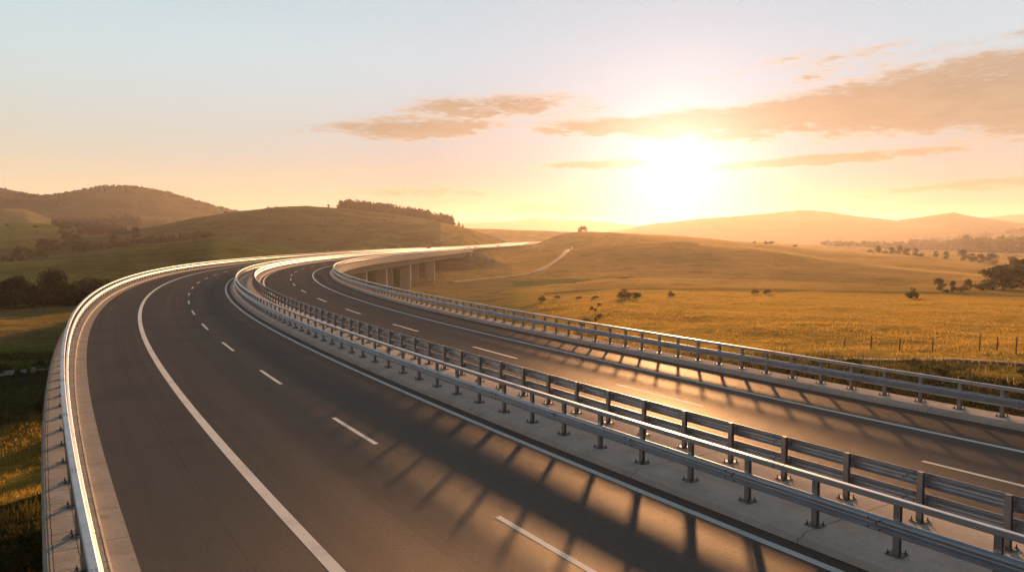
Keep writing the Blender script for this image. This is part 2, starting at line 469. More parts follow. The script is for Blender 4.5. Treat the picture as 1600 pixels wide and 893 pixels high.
def build_height():
    AZ, R = np.meshgrid(TAZ, TR, indexing='ij')
    X, Y = R * np.sin(AZ), R * np.cos(AZ)
    # base levels for left / middle / right bearings
    rk = [3, 25, 40, 50, 58, 66, 74, 110, 160, 200, 240, 300, 420, 700, 1200, 3000, 5600]
    left = [-9.5, -9.5, -9.4, -9.6, -10.6, -11.6, -11.4, -9, -8.6, -8.4, -8.5, -9, -9, -9, -10, -12, -12]
    mid = [-9, -9, -9, -9, -9, -9, -9, -9.5, -10, -10.5, -11, -11.3, -11, -10, -10, -12, -12]
    mr = [-9, -9, -8.6, -7.5, -6.4, -5.4, -4.8, -5.0, -6.3, -7.2, -8.4, -9, -9.5, -11, -14, -14, -12]
    right = [-9, -9, -8.0, -6.6, -5.4, -4.5, -3.9, -4.8, -6.0, -6.9, -7.6, -8.5, -10, -12, -14, -14, -12]
    keys = [u_az(-300), u_az(450), u_az(600), u_az(760), u_az(960), u_az(1350), u_az(1700)]
    tabs = np.array([[np.interp(np.log(TR), np.log(rk), t)] for t in (left, left, mid, mid, mr, right, right)])[:, 0, :]
    B = np.zeros_like(R)
    for j in range(len(TR)):
        B[:, j] = np.interp(TAZ, keys, tabs[:, j])
    Z = B.copy()
    ID = np.full(R.shape, -1)
    for i, (cr, wf, wb) in enumerate(RIDGES):
        cz = np.interp(TAZ, cr[:, 0], cr[:, 1]); cd = np.interp(TAZ, cr[:, 0], cr[:, 2])
        lo, hi = cr[0, 0], cr[-1, 0]
        out = np.maximum(np.maximum(lo - TAZ, TAZ - hi), 0)
        fade = np.clip(1 - out / .35, 0, 1); fade = fade * fade * (3 - 2 * fade)
        cn = smooth1(CREST_NOISE[i], 9) * .45 + smooth1(rng.normal(0, 1, len(TAZ)), 31) * .8
        cz = cz + cn * cd * .0012
        cd = cd * (1 + .04 * smooth1(rng.normal(0, 1, len(TAZ)), 41))
        d = R - cd[:, None]
        t = np.where(d < 0, 1 + d / wf, 1 - d / wb)
        t = np.clip(t, 0, 1)
        prof = np.where(d < 0, np.sin(t * np.pi / 2) ** 1.7, t * t * (3 - 2 * t))
        hz = B + (cz[:, None] * fade[:, None] + B * (1 - fade[:, None]) - B) * prof
        up = hz > Z + .01
        ID[up] = i
        Z = np.maximum(Z, hz)
    # relief
    amp = np.clip(R / 900, .12, 1.0)
    relief = 3.0 * vnoise(X, Y, 180, 1) + 1.3 * vnoise(X, Y, 60, 2) + .5 * vnoise(X, Y, 22, 3)
    near = .55 * vnoise(X, Y, 9, 4) + .30 * vnoise(X, Y, 3.5, 5) + .22 * vnoise(X * .35, Y, 1.9, 6)
    Z = Z + relief * amp * np.where(R > 1100, 1.5, 1) + near * np.clip(1.2 - R / 400, 0, 1)
    far = R > 1100
    gul = np.abs(vnoise(X, Y, 420, 8)) + .5 * np.abs(vnoise(X, Y, 170, 9))
    hgt = np.clip((Z - B) / 60, 0, 1)
    Z = Z - np.where(far, gul * 30 * hgt * np.clip((R - 1100) / 400, 0, 1) * np.clip(1.15 - (Z - B) / 120, .15, 1), 0)
    # road earthworks beyond the abutment and clearance under the viaduct
    ss = np.arange(S0, S1, 2.0)
    ctr = np.array([P(s, 1.57) for s in ss])
    zone = np.hypot(X, Y) < 1100
    idx = np.argwhere(zone & (Y > -90))
    pts = np.stack([X[idx[:, 0], idx[:, 1]], Y[idx[:, 0], idx[:, 1]]], 1)
    emb = ss >= S_END + 13
    dmin_e = np.full(len(pts), 1e9); z_e = np.zeros(len(pts)); dmin_v = np.full(len(pts), 1e9); z_v = np.zeros(len(pts))
    for k in range(len(ss)):
        d = np.hypot(pts[:, 0] - ctr[k, 0], pts[:, 1] - ctr[k, 1])
        if emb[k]:
            b = d < dmin_e; dmin_e[b] = d[b]; z_e[b] = ctr[k, 2]
        elif ss[k] < S_END + 1:
            b = d < dmin_v; dmin_v[b] = d[b]; z_v[b] = ctr[k, 2]
    zz = Z[idx[:, 0], idx[:, 1]]
    top = z_e - .4 - np.maximum(0, dmin_e - 14.6) * .52 - np.where(dmin_e < 14, 0.0, 0.0)
    cut = z_e - .4 + np.maximum(0, dmin_e - 16) * .55
    iscone = (top > zz)
    z2 = np.where(dmin_e < 200, np.minimum(np.maximum(zz, top), np.maximum(cut, top)), zz)
    z2 = np.where(dmin_e < 14.6, z_e - .4, z2)
    clear = z_v - 4.2 + np.maximum(0, dmin_v - 15.5) * .5
    z2 = np.where(dmin_v < dmin_e - 6, np.minimum(z2, clear), z2)
    Z[idx[:, 0], idx[:, 1]] = z2
    CONE = np.zeros(R.shape, bool)
    endp = P(S_END + 13, 1.57)
    near_end = np.hypot(pts[:, 0] - endp[0], pts[:, 1] - endp[1]) < 25
    ahead = (pts[:, 0] - endp[0]) * math.sin(TH(S_END)) + (pts[:, 1] - endp[1]) * math.cos(TH(S_END)) < 2
    CONE[idx[:, 0], idx[:, 1]] = iscone & near_end & ahead
    return X, Y, Z, R, AZ, ID, CONE

TX, TY, TZ, TRR, TAA, TID, TCONE = build_height()

def ground(x, y):
    az = math.atan2(x, y); r = math.hypot(x, y)
    i = int(np.clip(np.searchsorted(TAZ, az) - 1, 0, len(TAZ) - 2))
    j = int(np.clip(np.searchsorted(TR, r) - 1, 0, len(TR) - 2))
    a = (az - TAZ[i]) / (TAZ[i + 1] - TAZ[i]); b = (r - TR[j]) / (TR[j + 1] - TR[j])
    a, b = min(max(a, 0), 1), min(max(b, 0), 1)
    return float((TZ[i, j] * (1 - a) + TZ[i + 1, j] * a) * (1 - b) + (TZ[i, j + 1] * (1 - a) + TZ[i + 1, j + 1] * a) * b)

def spot(u, v, rmin=25.0, rmax=5500.0):
    """the place on the ground seen along a sight line"""
    az, tz = ray(u, v)
    r = rmin
    while r < rmax:
        x, y = r * math.sin(az), r * math.cos(az)
        if ground(x, y) >= CAM_H + r * tz:
            return x, y, ground(x, y), r
        r *= 1.004
    r = rmax
    x, y = r * math.sin(az), r * math.cos(az)
    return x, y, ground(x, y), r

def spot_at(u, r):
    az = u_az(u)
    x, y = r * math.sin(az), r * math.cos(az)
    return x, y, ground(x, y), r

def make_terrain():
    na, nr = TX.shape
    V = np.stack([TX, TY, TZ], -1).reshape(-1, 3)
    V = np.concatenate([V, [[0, 0, float(TZ[:, 0].mean())]]])
    i, j = np.meshgrid(np.arange(na - 1), np.arange(nr - 1), indexing='ij')
    q = np.stack([i * nr + j, (i + 1) * nr + j, (i + 1) * nr + j + 1, i * nr + j + 1], -1).reshape(-1, 4)
    q = q[:, ::-1]
    me = fast_mesh('terrain', V[:-1], q, M_TERR, smooth=True)
    # what grows where: dry gold fields right, green pasture left, olive scrub on the hill, woods on the mountains
    Uu = 800 + F_PX * np.tan(np.clip(TAA, -1.2, 1.2))
    c = np.zeros(TX.shape + (3,))
    def w(x, a, b):
        t = np.clip((x - a) / (b - a), 0, 1)
        return (t * t * (3 - 2 * t))[..., None]
    green, olive, gold = np.array([.060, .072, .022]), np.array([.052, .060, .025]), np.array([.36, .235, .052])
    dusk, wood, brown = np.array([.24, .165, .055]), np.array([.040, .046, .020]), np.array([.135, .105, .045])
    c[:] = green
    wob = vnoise(TX, TY, 60, 11) * 60
    c = c + (gold - c) * w(Uu + wob, 780, 950)
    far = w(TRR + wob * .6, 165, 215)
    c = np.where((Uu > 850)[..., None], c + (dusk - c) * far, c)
    # left: brown stubble 110-190 m, green strip nearer
    lf = (Uu < 450)[..., None]
    c = np.where(lf, c + (brown - c) * w(TRR + wob * .25, 118, 128), c)
    c = np.where(lf & (TRR < 126)[..., None] & (TRR > 104)[..., None], c * .2 + np.array([.070, .105, .020]) * .8, c)
    c = np.where(lf & (TRR < 104)[..., None], np.array([.050, .052, .020]) + vnoise(TX, TY, 14, 13)[..., None] * np.array([.05, .045, .012]), c)
    c = np.where(lf, c + (green * 1.25 - c) * w(TRR, 186, 200), c)
    tint = {0: [.034, .055, .024], 1: [.040, .058, .025], 2: olive, 3: [.13, .105, .035], 4: wood * .5, 5: [.065, .066, .028], 6: [.075, .072, .030],
            7: [.20, .14, .05], 8: [.25, .165, .055], 9: [.19, .13, .05], 10: [.10, .085, .038], 11: [.030, .028, .016], 12: [.03, .03, .018], 13: [.03, .03, .018]}
    for k, col in tint.items():
        mk = (TID == k)[..., None]
        c = np.where(mk, np.array(col), c)
    # bands of crop and ploughing on the right swells, scrub on the hill
    b1 = np.sin((TX * .8 + TY * .35 + wob * .5) / 16.0)[..., None]
    c = np.where(((TID == 8) | (TID == 9))[..., None], c * (1 + .10 * b1), c)
    sp = (vnoise(TX, TY, 16, 21) + .6 * vnoise(TX, TY, 45, 22))[..., None]
    c = np.where(((TID == 2) | (TID == 0) | (TID == 1))[..., None], c * (1 + .7 * sp), c)
    for k, wid, hue in ((8, 30, [.45, .31, .12]), (9, 20, [.45, .31, .12])):  # pale field margins, with the lit crest line painted into the colour
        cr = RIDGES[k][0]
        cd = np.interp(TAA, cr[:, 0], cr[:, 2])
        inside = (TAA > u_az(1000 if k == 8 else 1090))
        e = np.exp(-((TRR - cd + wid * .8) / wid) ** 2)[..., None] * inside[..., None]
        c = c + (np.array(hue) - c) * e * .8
    md = (np.exp(-((Uu - 5) / 80) ** 2) * np.exp(-((TRR - 69) / 9) ** 2))[..., None]  # sunlit patch beside the left parapet, painted as gold ground colour
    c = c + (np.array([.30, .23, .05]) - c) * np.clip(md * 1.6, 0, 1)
    c = np.where((TID == 4)[..., None], c * (1 + 1.3 * (vnoise(TX, TY, 120, 23)[..., None])), c)
    # golden east shoulder of the hill and the road embankment
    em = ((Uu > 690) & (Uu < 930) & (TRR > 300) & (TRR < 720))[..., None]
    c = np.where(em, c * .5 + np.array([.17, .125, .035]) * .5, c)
    # scrubby bank beside the right parapet, shade of its face painted dark; hedge dip in the field
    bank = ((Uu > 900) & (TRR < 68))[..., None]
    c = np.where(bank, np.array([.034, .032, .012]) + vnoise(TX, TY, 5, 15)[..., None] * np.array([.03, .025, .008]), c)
    dip = np.exp(-((TRR - 205 - wob * .08) / 7.0) ** 2)[..., None] * (Uu > 850)[..., None]
    c = c + (np.array([.065, .062, .022]) - c) * dip * .85
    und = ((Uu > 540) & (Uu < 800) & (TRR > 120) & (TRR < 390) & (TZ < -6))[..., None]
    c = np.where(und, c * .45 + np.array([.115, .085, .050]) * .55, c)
    c = np.where(TCONE[..., None], np.array([.15, .125, .095]), c)
    c = np.clip(c * np.array([1.66, 1.62, 1.50]), .01, .6)
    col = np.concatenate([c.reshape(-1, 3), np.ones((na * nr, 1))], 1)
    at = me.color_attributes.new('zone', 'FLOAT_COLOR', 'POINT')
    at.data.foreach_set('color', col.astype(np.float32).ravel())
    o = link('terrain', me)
    o['kind'] = 'structure'

make_terrain()

# ------------------------------------------------------------------ road surface and markings
def road_sheet(o0, o1):
    mb = MB()
    n = 4
    sweep(mb, [(o0 + (o1 - o0) * i / n, 0) for i in range(n + 1)], S0, S1 - 2)
    ob = mb.build('road', M_ASPH, smooth=True)
    ob['kind'] = 'structure'
    return ob
ROAD_L = road_sheet(A - .02, E_ + .03)
ROAD_R = road_sheet(H_ - .45, K_ + .03)

def line(parent, o, w, a=S0, b=S1 - 4):
    mb = MB(); sweep(mb, [(o - w / 2, .004), (o + w / 2, .004)], a, b)
    return mb.build('edge_line', M_PAINT, parent)
line(ROAD_L, -7.73, .26); line(ROAD_L, 0.0, .20)
line(ROAD_R, H_ + .02, .20); line(ROAD_R, 11.54, .22)

def dashes(parent, o, first, period, length, w=.15):
    mb = MB()
    k = -6
    while True:
        a = first + k * period
        if a > 600: break
        if a > S0 + 5:
            sweep(mb, [(o - w / 2, .004), (o + w / 2, .004)], a - length, a, fine=1.4)
        k += 1
    return mb.build('lane_line', M_PAINT, parent)
# arc lengths are on the centre line; the drawn positions are where the dashes begin in the photograph
dashes(ROAD_L, -3.80, 12.0, 10.85, 3.9)
dashes(ROAD_R, 8.22, 9.3, 13.2, 5.0, .16)

# ------------------------------------------------------------------ kerbs, ledges, median (setting)
def struct_sweep(name, prof, mat, a=S0, b=S1 - 6):
    mb = MB(); sweep(mb, prof, a, b)
    o = mb.build(name, mat)
    o['kind'] = 'structure'
    return o
struct_sweep('gutter', [(A, -.02), (A, .012), (A - .46, .022)], mat_concrete('gutter_stone', (.36, .335, .31), (.44, .41, .38), (.25, .225, .2), [('v', 2.0, .02)]))
struct_sweep('kerb', [(A - .455, .0), (A - .46, .15), (A - .50, .165), (A - .95, .16), (LO, .155)], M_LEDGE)
struct_sweep('median_strip', [(E_, 0), (E_ + .02, .085), (E_ + .14, .095), (E_ + .19, .17), (E_ + .24, .19), (E_ + 1.5, .20), (2.3, .205), (3.2, .20), (4.02, .19), (4.07, .17), (4.09, .0)], M_CONC)
struct_sweep('kerb', [(K_, 0), (K_ + .02, .08), (K_ + .13, .09), (K_ + .19, .17), (K_ + .24, .185), (K_ + .7, .19), (RO, .185)], M_CONC)

# ------------------------------------------------------------------ the viaduct
VIA = thing('viaduct', 'long curved concrete viaduct carrying both carriageways on blade piers', 'bridge', P(0, 0, -3))
VO = Vector(VIA.location)
def via(name, mb, mat, **kw):
    o = mb.build(name, mat, VIA, **kw)
    o.matrix_parent_inverse = VIA.matrix_world.inverted() if False else o.matrix_parent_inverse
    o.location = -VO
    return o
mb = MB(); sweep(mb, [(LO + .03, -.03), (RO - .03, -.03), (RO - .03, -.42), (12.6, -.50), (-9.6, -.50), (LO + .03, -.42)], S0, S_END, True); via('deck', mb, M_DECK)
mb = MB(); sweep(mb, [(LO - .04, .15), (LO - .10, .13), (LO - .12, -.95), (LO + .02, -.95), (LO + .02, .145)], S0, S_END + 1, True); via('cornice', mb, M_DECK)
mb = MB(); sweep(mb, [(RO - .03, .18), (RO + .10, .18), (RO + .12, -.92), (RO - .02, -.92)], S0, S_END + 1, True); via('cornice', mb, M_DECK)
mb = MB(); sweep(mb, [(4.6, -.49), (12.5, -.49), (12.3, -2.95), (4.8, -2.95)], S0, S_END - .6, True); via('girder', mb, M_DECK)
mb = MB(); sweep(mb, [(-9.5, -.49), (-1.0, -.49), (-1.2, -2.95), (-9.3, -2.95)], S0, S_END - .6, True); via('girder', mb, M_DECK)
PIER_S = [-46, -10, 26, 62, 98, 130, 160, 186, 208, 230, 258, 298, 344]
for s in PIER_S:
    for o0, o1 in ((8.6, 12.2), (2.6, 6.0), (-8.6, -5.0)):
        if s == 344 and o1 > 5: continue
        th = TH(s)
        cx, cy, cz = P(s, (o0 + o1) / 2)
        gz = ground(cx, cy) - 1.2
        mb = MB()
        wx, wy = (o1 - o0), .95
        top = cz - 2.952
        n = 8
        ring = [(wx / 2 - .12, -wy / 2), (wx / 2, -wy / 2 + .12), (wx / 2, wy / 2 - .12), (wx / 2 - .12, wy / 2),
                (-wx / 2 + .12, wy / 2), (-wx / 2, wy / 2 - .12), (-wx / 2, -wy / 2 + .12), (-wx / 2 + .12, -wy / 2)]
        vs = []
        for z in (gz, top):
            for px, py in ring:
                c_, s_ = math.cos(-th), math.sin(-th)
                vs.append((cx + px * c_ - py * s_, cy + px * s_ + py * c_, z))
        mb.add(vs, [tuple(range(8))[::-1], tuple(range(8, 16))] + [(i, (i + 1) % 8, 8 + (i + 1) % 8, 8 + i) for i in range(8)])
        via('pier', mb, M_PIER)
# abutment with its wing wall and bearing shelf
mb = MB()
a0, a1 = P(S_END - .5, -11.8), P(S_END - .5, 14.9)
fwd = (math.sin(TH(S_END)), math.cos(TH(S_END)))
mb.prism([(a0[0], a0[1], -12), (a1[0], a1[1], -12), (a1[0], a1[1], -.55), (a0[0], a0[1], -.55)], (fwd[0] * 1.4, fwd[1] * 1.4, 0))
via('abutment', mb, M_PIER)
for oo, sg in ((12.45, 1), (-9.55, -1)):
    e = RO + .1 if sg > 0 else LO - .1
    b0, b1, b2, b3 = P(S_END - 1.3, oo), P(S_END - 1.3, e), P(S_END - 1.3, e - sg * .2), P(S_END - 1.3, oo)
    mb = MB()
    mb.prism([(b0[0], b0[1], b0[2] - .96), (b3[0], b3[1], b3[2] - 5.2), (b1[0], b1[1], b1[2] - 1.6), (b1[0], b1[1], b1[2] - .96)], (fwd[0] * .78, fwd[1] * .78, 0))
    via('wing_wall', mb, M_DECK)

# ------------------------------------------------------------------ guardrails
def post_mesh(h, mat, deep=.12, wide=.10):
    mb = MB()
    # rolled H section: two flanges and a web
    mb.box(-wide / 2 + .006, 0, h / 2, .012, deep, h)
    mb.box(wide / 2 - .006, 0, h / 2, .012, deep, h)
    mb.box(0, 0, h / 2, wide - .026, .012, h)
    mb.box(0, 0, h - .006, wide - .028, deep - .01, .010)
    return mb.build('post', mat)
def plate_mesh():
    mb = MB()
    mb.box(0, 0, .010, .30, .30, .022)
    for x in (-.11, .11):
        for y in (-.11, .11):
            mb.tube([(x, y, .02), (x, y, .05)], [.024, .024], 6, mi=1)
            mb.tube([(x, y, .05), (x, y, .10)], [.011, .011], 6, mi=1)
    return mb.build('base_plate', [M_PLATE, M_BOLT])

def beam_profile(o, z, side):
    pts = [(0.0, -.155), (.018, -.152), (.075, -.112), (.084, -.09), (.084, -.068), (.012, -.018), (.008, 0), (.012, .018), (.084, .068), (.084, .09), (.075, .112), (.018, .152), (0, .155)]
    back = [(d - .007, q) for d, q in pts][::-1]
    return [(o + side * d, z + q) for d, q in pts + back]

def tube_profile(o, z, w=.15, h=.12, c=.02):
    x, y = w / 2, h / 2
    return [(o + a, z + b) for a, b in ((-x + c, -y), (x - c, -y), (x, -y + c), (x, y - c), (x - c, y), (-x + c, y), (-x, y - c), (-x, -y + c))]

def bolts_on(mb, s_list, spots, mi=1, r=.016):
    for s in s_list:
        th = TH(s)
        for ds, o, z in spots:
            x, y, zz = P(s + ds, o, z)
            mb.box(x, y, zz, r * 2, r * 2, r * 2, rot=-th, mi=mi)

def guardrail(name, label, o_post, zb, spacing, side, s_vis, s_end, top_z, beam_zs, beam_gap, post_h, tube, n_indiv=98, phase=0.0):
    root = thing(name, label, 'guardrail', P(0, o_post, zb), 0, 'guardrails along the viaduct')
    ro = Vector(root.location)
    pm = post_mesh(post_h, M_GALVD); bm_ = plate_mesh()
    blk = None
    # all post stations
    st = np.arange(S0 + 3 + phase, s_end, spacing)
    vis = [s for s in st if s >= s_vis][:n_indiv]
    rest = [s for s in st if s < s_vis or s > vis[-1] + .01]
    small = beam_gap < .1
    blks = []
    for z in beam_zs:
        b = MB(); b.box(side * (.05 + beam_gap / 2 - .002), 0, z - zb, beam_gap - .006, .09 if small else .14, .10 if small else .22)
        blks.append(b.build('spacer_block', M_GALVD))
    first = True
    for s in vis:
        group = [pm, bm_] + blks
        if not first:
            group = [q.copy() for q in group]
            for q in group: COL.objects.link(q)
        first = False
        a = group[0]
        a.parent = root
        for q in group[1:]: q.parent = a
        p = P(s, o_post, zb)
        a.location = (p[0] - ro.x, p[1] - ro.y, p[2] - ro.z)
        a.rotation_euler = (0, 0, -TH(s) + random.gauss(0, .01))
    mb = MB()
    hw, hd = .05, .06
    for s in rest:
        x, y, z = P(s, o_post, zb)
        mb.box(x - ro.x, y - ro.y, z - ro.z + post_h / 2, .10, .12, post_h, rot=-TH(s))
        mb.box(x - ro.x, y - ro.y, z - ro.z + .011, .30, .30, .02, rot=-TH(s))
        if beam_gap > .1 and s < 300:
            for zz in beam_zs:
                ox, oy, _ = P(s, o_post + side * (.05 + beam_gap / 2), zb)
                mb.box(ox - ro.x, oy - ro.y, z - ro.z + zz - zb, beam_gap - .006, .14, .2, rot=-TH(s))
    q = mb.build('post', M_GALVD, root); q['kind'] = 'stuff'
    def fix(o):
        o.parent = root; o.location = -ro
    ob = o_post + side * (.05 + beam_gap + .004)
    for z in beam_zs:
        mb = MB(); sweep(mb, beam_profile(ob, z, side), S0, s_end, True, fine=1.0, coarse=1.5)
        js = [s for s in np.arange(S0 + 5.1 + phase, 75, 2 * spacing) if s > -12]
        bolts_on(mb, js, [(d, ob + side * .086, z + q) for d in (-.12, .12) for q in (.085, -.085)] + [(0, ob + side * .012, z)])
        for s in js:          # the lap where two lengths overlap
            sweep(mb, [(a_ + side * .004, b_) for a_, b_ in beam_profile(ob, z, side)], s - .16, s + .16, True, fine=.16)
        fix(mb.build('guard_beam', [M_GALV, M_BOLT], smooth=False))
    if tube:
        mb = MB(); sweep(mb, tube_profile(o_post, top_z), S0, s_end, True, fine=1.0, coarse=1.5)
        js = [s for s in np.arange(S0 + 4 + phase, 75, 3 * spacing) if s > -12]
        bolts_on(mb, js, [(d, o_post + k, top_z + .05) for d in (-.2, -.08, .08, .2) for k in (-.03, .03)], r=.013)
        for s in js:
            sweep(mb, tube_profile(o_post, top_z, .156, .126), s - .006, s + .006, True, fine=.012, mi=1)
        fix(mb.build('top_rail', [M_GALV, M_BOLT]))
    return root

guardrail('guardrail', 'galvanised guardrail with box top rail on the outer left ledge, catching golden light', A - .90, .16, 1.95, 1, 3.0, S1 - 12, 1.165, [.72], .05, .95, True, phase=.3)
guardrail('guardrail', 'galvanised guardrail with box top rail on the near side of the pale median', 1.17, .198, 1.75, -1, -1.0, S1 - 12, 1.20, [.72], .05, .95, True, phase=1.1)
guardrail('guardrail', 'low guardrail of two stacked corrugated beams with blocks on the far side of the median', 3.20, .20, 1.70, 1, 0.0, S1 - 12, 1.2, [1.045, .60], .13, 1.05, False, phase=.45)
guardrail('guardrail', 'galvanised guardrail with box top rail on the right edge above the valley field', 14.86, .19, 1.42, -1, 4.0, S1 - 12, 1.14, [.70], .05, .90, True, phase=.7)

# ------------------------------------------------------------------ trees and shrubs
def leaf_cloud(mb, centres, radii, n, size, squash=1.0, r=None):
    r = r or np.random.default_rng(3)
    centres = np.array(centres); radii = np.array(radii)
    w = radii ** 2; w = w / w.sum()
    pick = r.choice(len(centres), n, p=w)
    d = r.normal(0, 1, (n, 3)); d /= np.linalg.norm(d, axis=1)[:, None]
    rad = radii[pick] * (r.random(n) ** .38)
    p = centres[pick] + d * rad[:, None] * np.array([1, 1, squash])
    a = r.normal(0, 1, (n, 3)); a /= np.linalg.norm(a, axis=1)[:, None]
    b = np.cross(a, r.normal(0, 1, (n, 3))); b /= np.linalg.norm(b, axis=1)[:, None]
    sz = size * (.6 + .8 * r.random(n))[:, None]
    c = [p - a * sz - b * sz * .35, p + a * sz * .2 - b * sz * .6, p + a * sz + b * sz * .1, p - a * sz * .1 + b * sz * .65]
    vs = np.stack(c, 1).reshape(-1, 3)
    fs = [(4 * i, 4 * i + 1, 4 * i + 2, 4 * i + 3) for i in range(n)]
    mb.add(vs, fs)

def broad_tree(seed, mat, n=1900, low=.02, wide=.40, nclump=20):
    r = np.random.default_rng(seed)
    cs, rs = [], []
    for k in range(nclump):
        t = r.random()
        z = low + .10 + (.80 - low) * t
        env = wide * math.sin(math.pi * min(1, (z - low + .16) / (1.14 - low))) ** .55
        a = r.random() * 6.283
        q = env * (.25 + .65 * r.random())
        cs.append((q * math.cos(a), q * math.sin(a), z)); rs.append(.11 + .11 * r.random())
    cs.append((0, 0, .88)); rs.append(.12)
    crown = MB(); leaf_cloud(crown, cs, rs, n, .030, .85, r)
    tr = MB()
    lean = r.normal(0, .015, 2)
    tr.tube([(0, 0, -.04), (lean[0], lean[1], .18), (lean[0] * 2, lean[1] * 2, .42), (lean[0] * 3, lean[1] * 3, .72)], [.035, .026, .018, .006], 7)
    for k in range(7):
        c = cs[k]
        z0 = .22 + .05 * k
        tr.tube([(lean[0] * 1.5, lean[1] * 1.5, z0), (c[0] * .5, c[1] * .5, z0 + (c[2] - z0) * .6), c], [.013, .008, .003], 5)
    return crown.build('crown', mat), tr.build('trunk', M_BARK)

def shrub(seed, mat, n=900, flat=.75):
    r = np.random.default_rng(seed)
    cs, rs = [], []
    for k in range(11):
        a = r.random() * 6.283; q = .34 * r.random() ** .6
        z = .16 + .52 * r.random() * (1 - q)
        cs.append((q * math.cos(a), q * math.sin(a), z)); rs.append(.15 + .10 * r.random())
    crown = MB(); leaf_cloud(crown, cs, rs, n, .042, flat, r)
    tr = MB()
    for k in range(5):
        c = cs[k]
        tr.tube([(c[0] * .15, c[1] * .15, -.05), (c[0] * .6, c[1] * .6, c[2] * .55), c], [.022, .014, .004], 5)
    return crown.build('crown', mat), tr.build('trunk', M_BARK)

def conifer(seed, n=700):
    r = np.random.default_rng(seed)
    cs, rs = [], []
    for k in range(22):
        z = .14 + .80 * k / 21
        q = .17 * (1.02 - z) ** .8 + .01
        for a0 in (0, 2.1, 4.2):
            a = a0 + k * 1.3 + r.normal(0, .3)
            cs.append((q * .7 * math.cos(a), q * .7 * math.sin(a), z)); rs.append(q * .75)
    crown = MB(); leaf_cloud(crown, cs, rs, n, .026, .5, r)
    tr = MB(); tr.tube([(0, 0, -.04), (0, 0, .5), (0, 0, .96)], [.022, .014, .003], 6)
    return crown.build('crown', M_NEEDLE), tr.build('trunk', M_BARK)

PROTO = {}
def proto(kind):
    if kind not in PROTO:
        base, mat = kind.split(':')[0], None
        mats = {'g': M_LEAF, 'd': M_LEAFD, 'o': M_LEAFO}
        b, mk, sd = kind.split(':')
        if b == 'tree': PROTO[kind] = broad_tree(int(sd) + 10, mats[mk])
        elif b == 'tall': PROTO[kind] = broad_tree(int(sd) + 40, mats[mk], wide=.27, low=.05)
        elif b == 'shrub': PROTO[kind] = shrub(int(sd) + 70, mats[mk])
        elif b == 'pine': PROTO[kind] = conifer(int(sd) + 90)
        PROTO[kind] = PROTO[kind] + (False,)
    return PROTO[kind]

def plant(kind, name, label, cat, place, h, wide=1.0, group=None):
    cr, tr, used = proto(kind)
    root = thing(name, label, cat, (place[0], place[1], place[2] - .02 * h), random.random() * 6.28, group)
    if used:
        c2, t2 = cr.copy(), tr.copy()
        COL.objects.link(c2); COL.objects.link(t2)
    else:
        c2, t2 = cr, tr
        PROTO[kind] = (cr, tr, True)
    for q in (c2, t2):
        q.parent = root
    root.scale = (h * wide, h * wide, h)
    return root

def px_h(px, r):       # metres for a height in photo pixels at a distance
    return px / F_PX * r

# left row of dark trees at the field edge
G = 'dark trees in the row beyond the stubble field'
row = [
       (6, 42, 'tree:d:2', 'rounded dark tree at the left end of the visible row'),
       (22, 47, 'tree:d:3', 'taller dark tree near the left end of the field row'),
       (42, 38, 'tree:g:4', 'dark tree between two taller crowns at the row left part'),
       (60, 28, 'shrub:d:0', 'low dark bush in the gap of the left tree row'),
       (78, 58, 'tall:d:0', 'tallest dark tree rising above the left row'),
       (96, 36, 'tree:d:1', 'broad dark tree just right of the tallest one in the row'),
       (112, 30, 'shrub:d:1', 'low dark bush in the middle of the left tree row'),
       (128, 38, 'tree:d:0', 'broad dark crown in the right half of the field row'),
       (146, 42, 'tree:g:2', 'wide dark tree near the right end of the field row'),
       (163, 37, 'tree:d:3', 'last dark tree of the row, touching the left guardrail'),
       (182, 30, 'tree:d:4', 'dark tree half hidden behind the left guardrail')]
for k, (u, px, kd, lab) in enumerate(row):
    r = 192 + 6 * ((k * 7) % 5) / 5
    plant(kd, 'broadleaf_tree' if kd[0] == 't' else 'bush', lab, 'tree' if kd[0] == 't' else 'bush', spot_at(u, r), px_h(px * .88, r), 1.2, G)

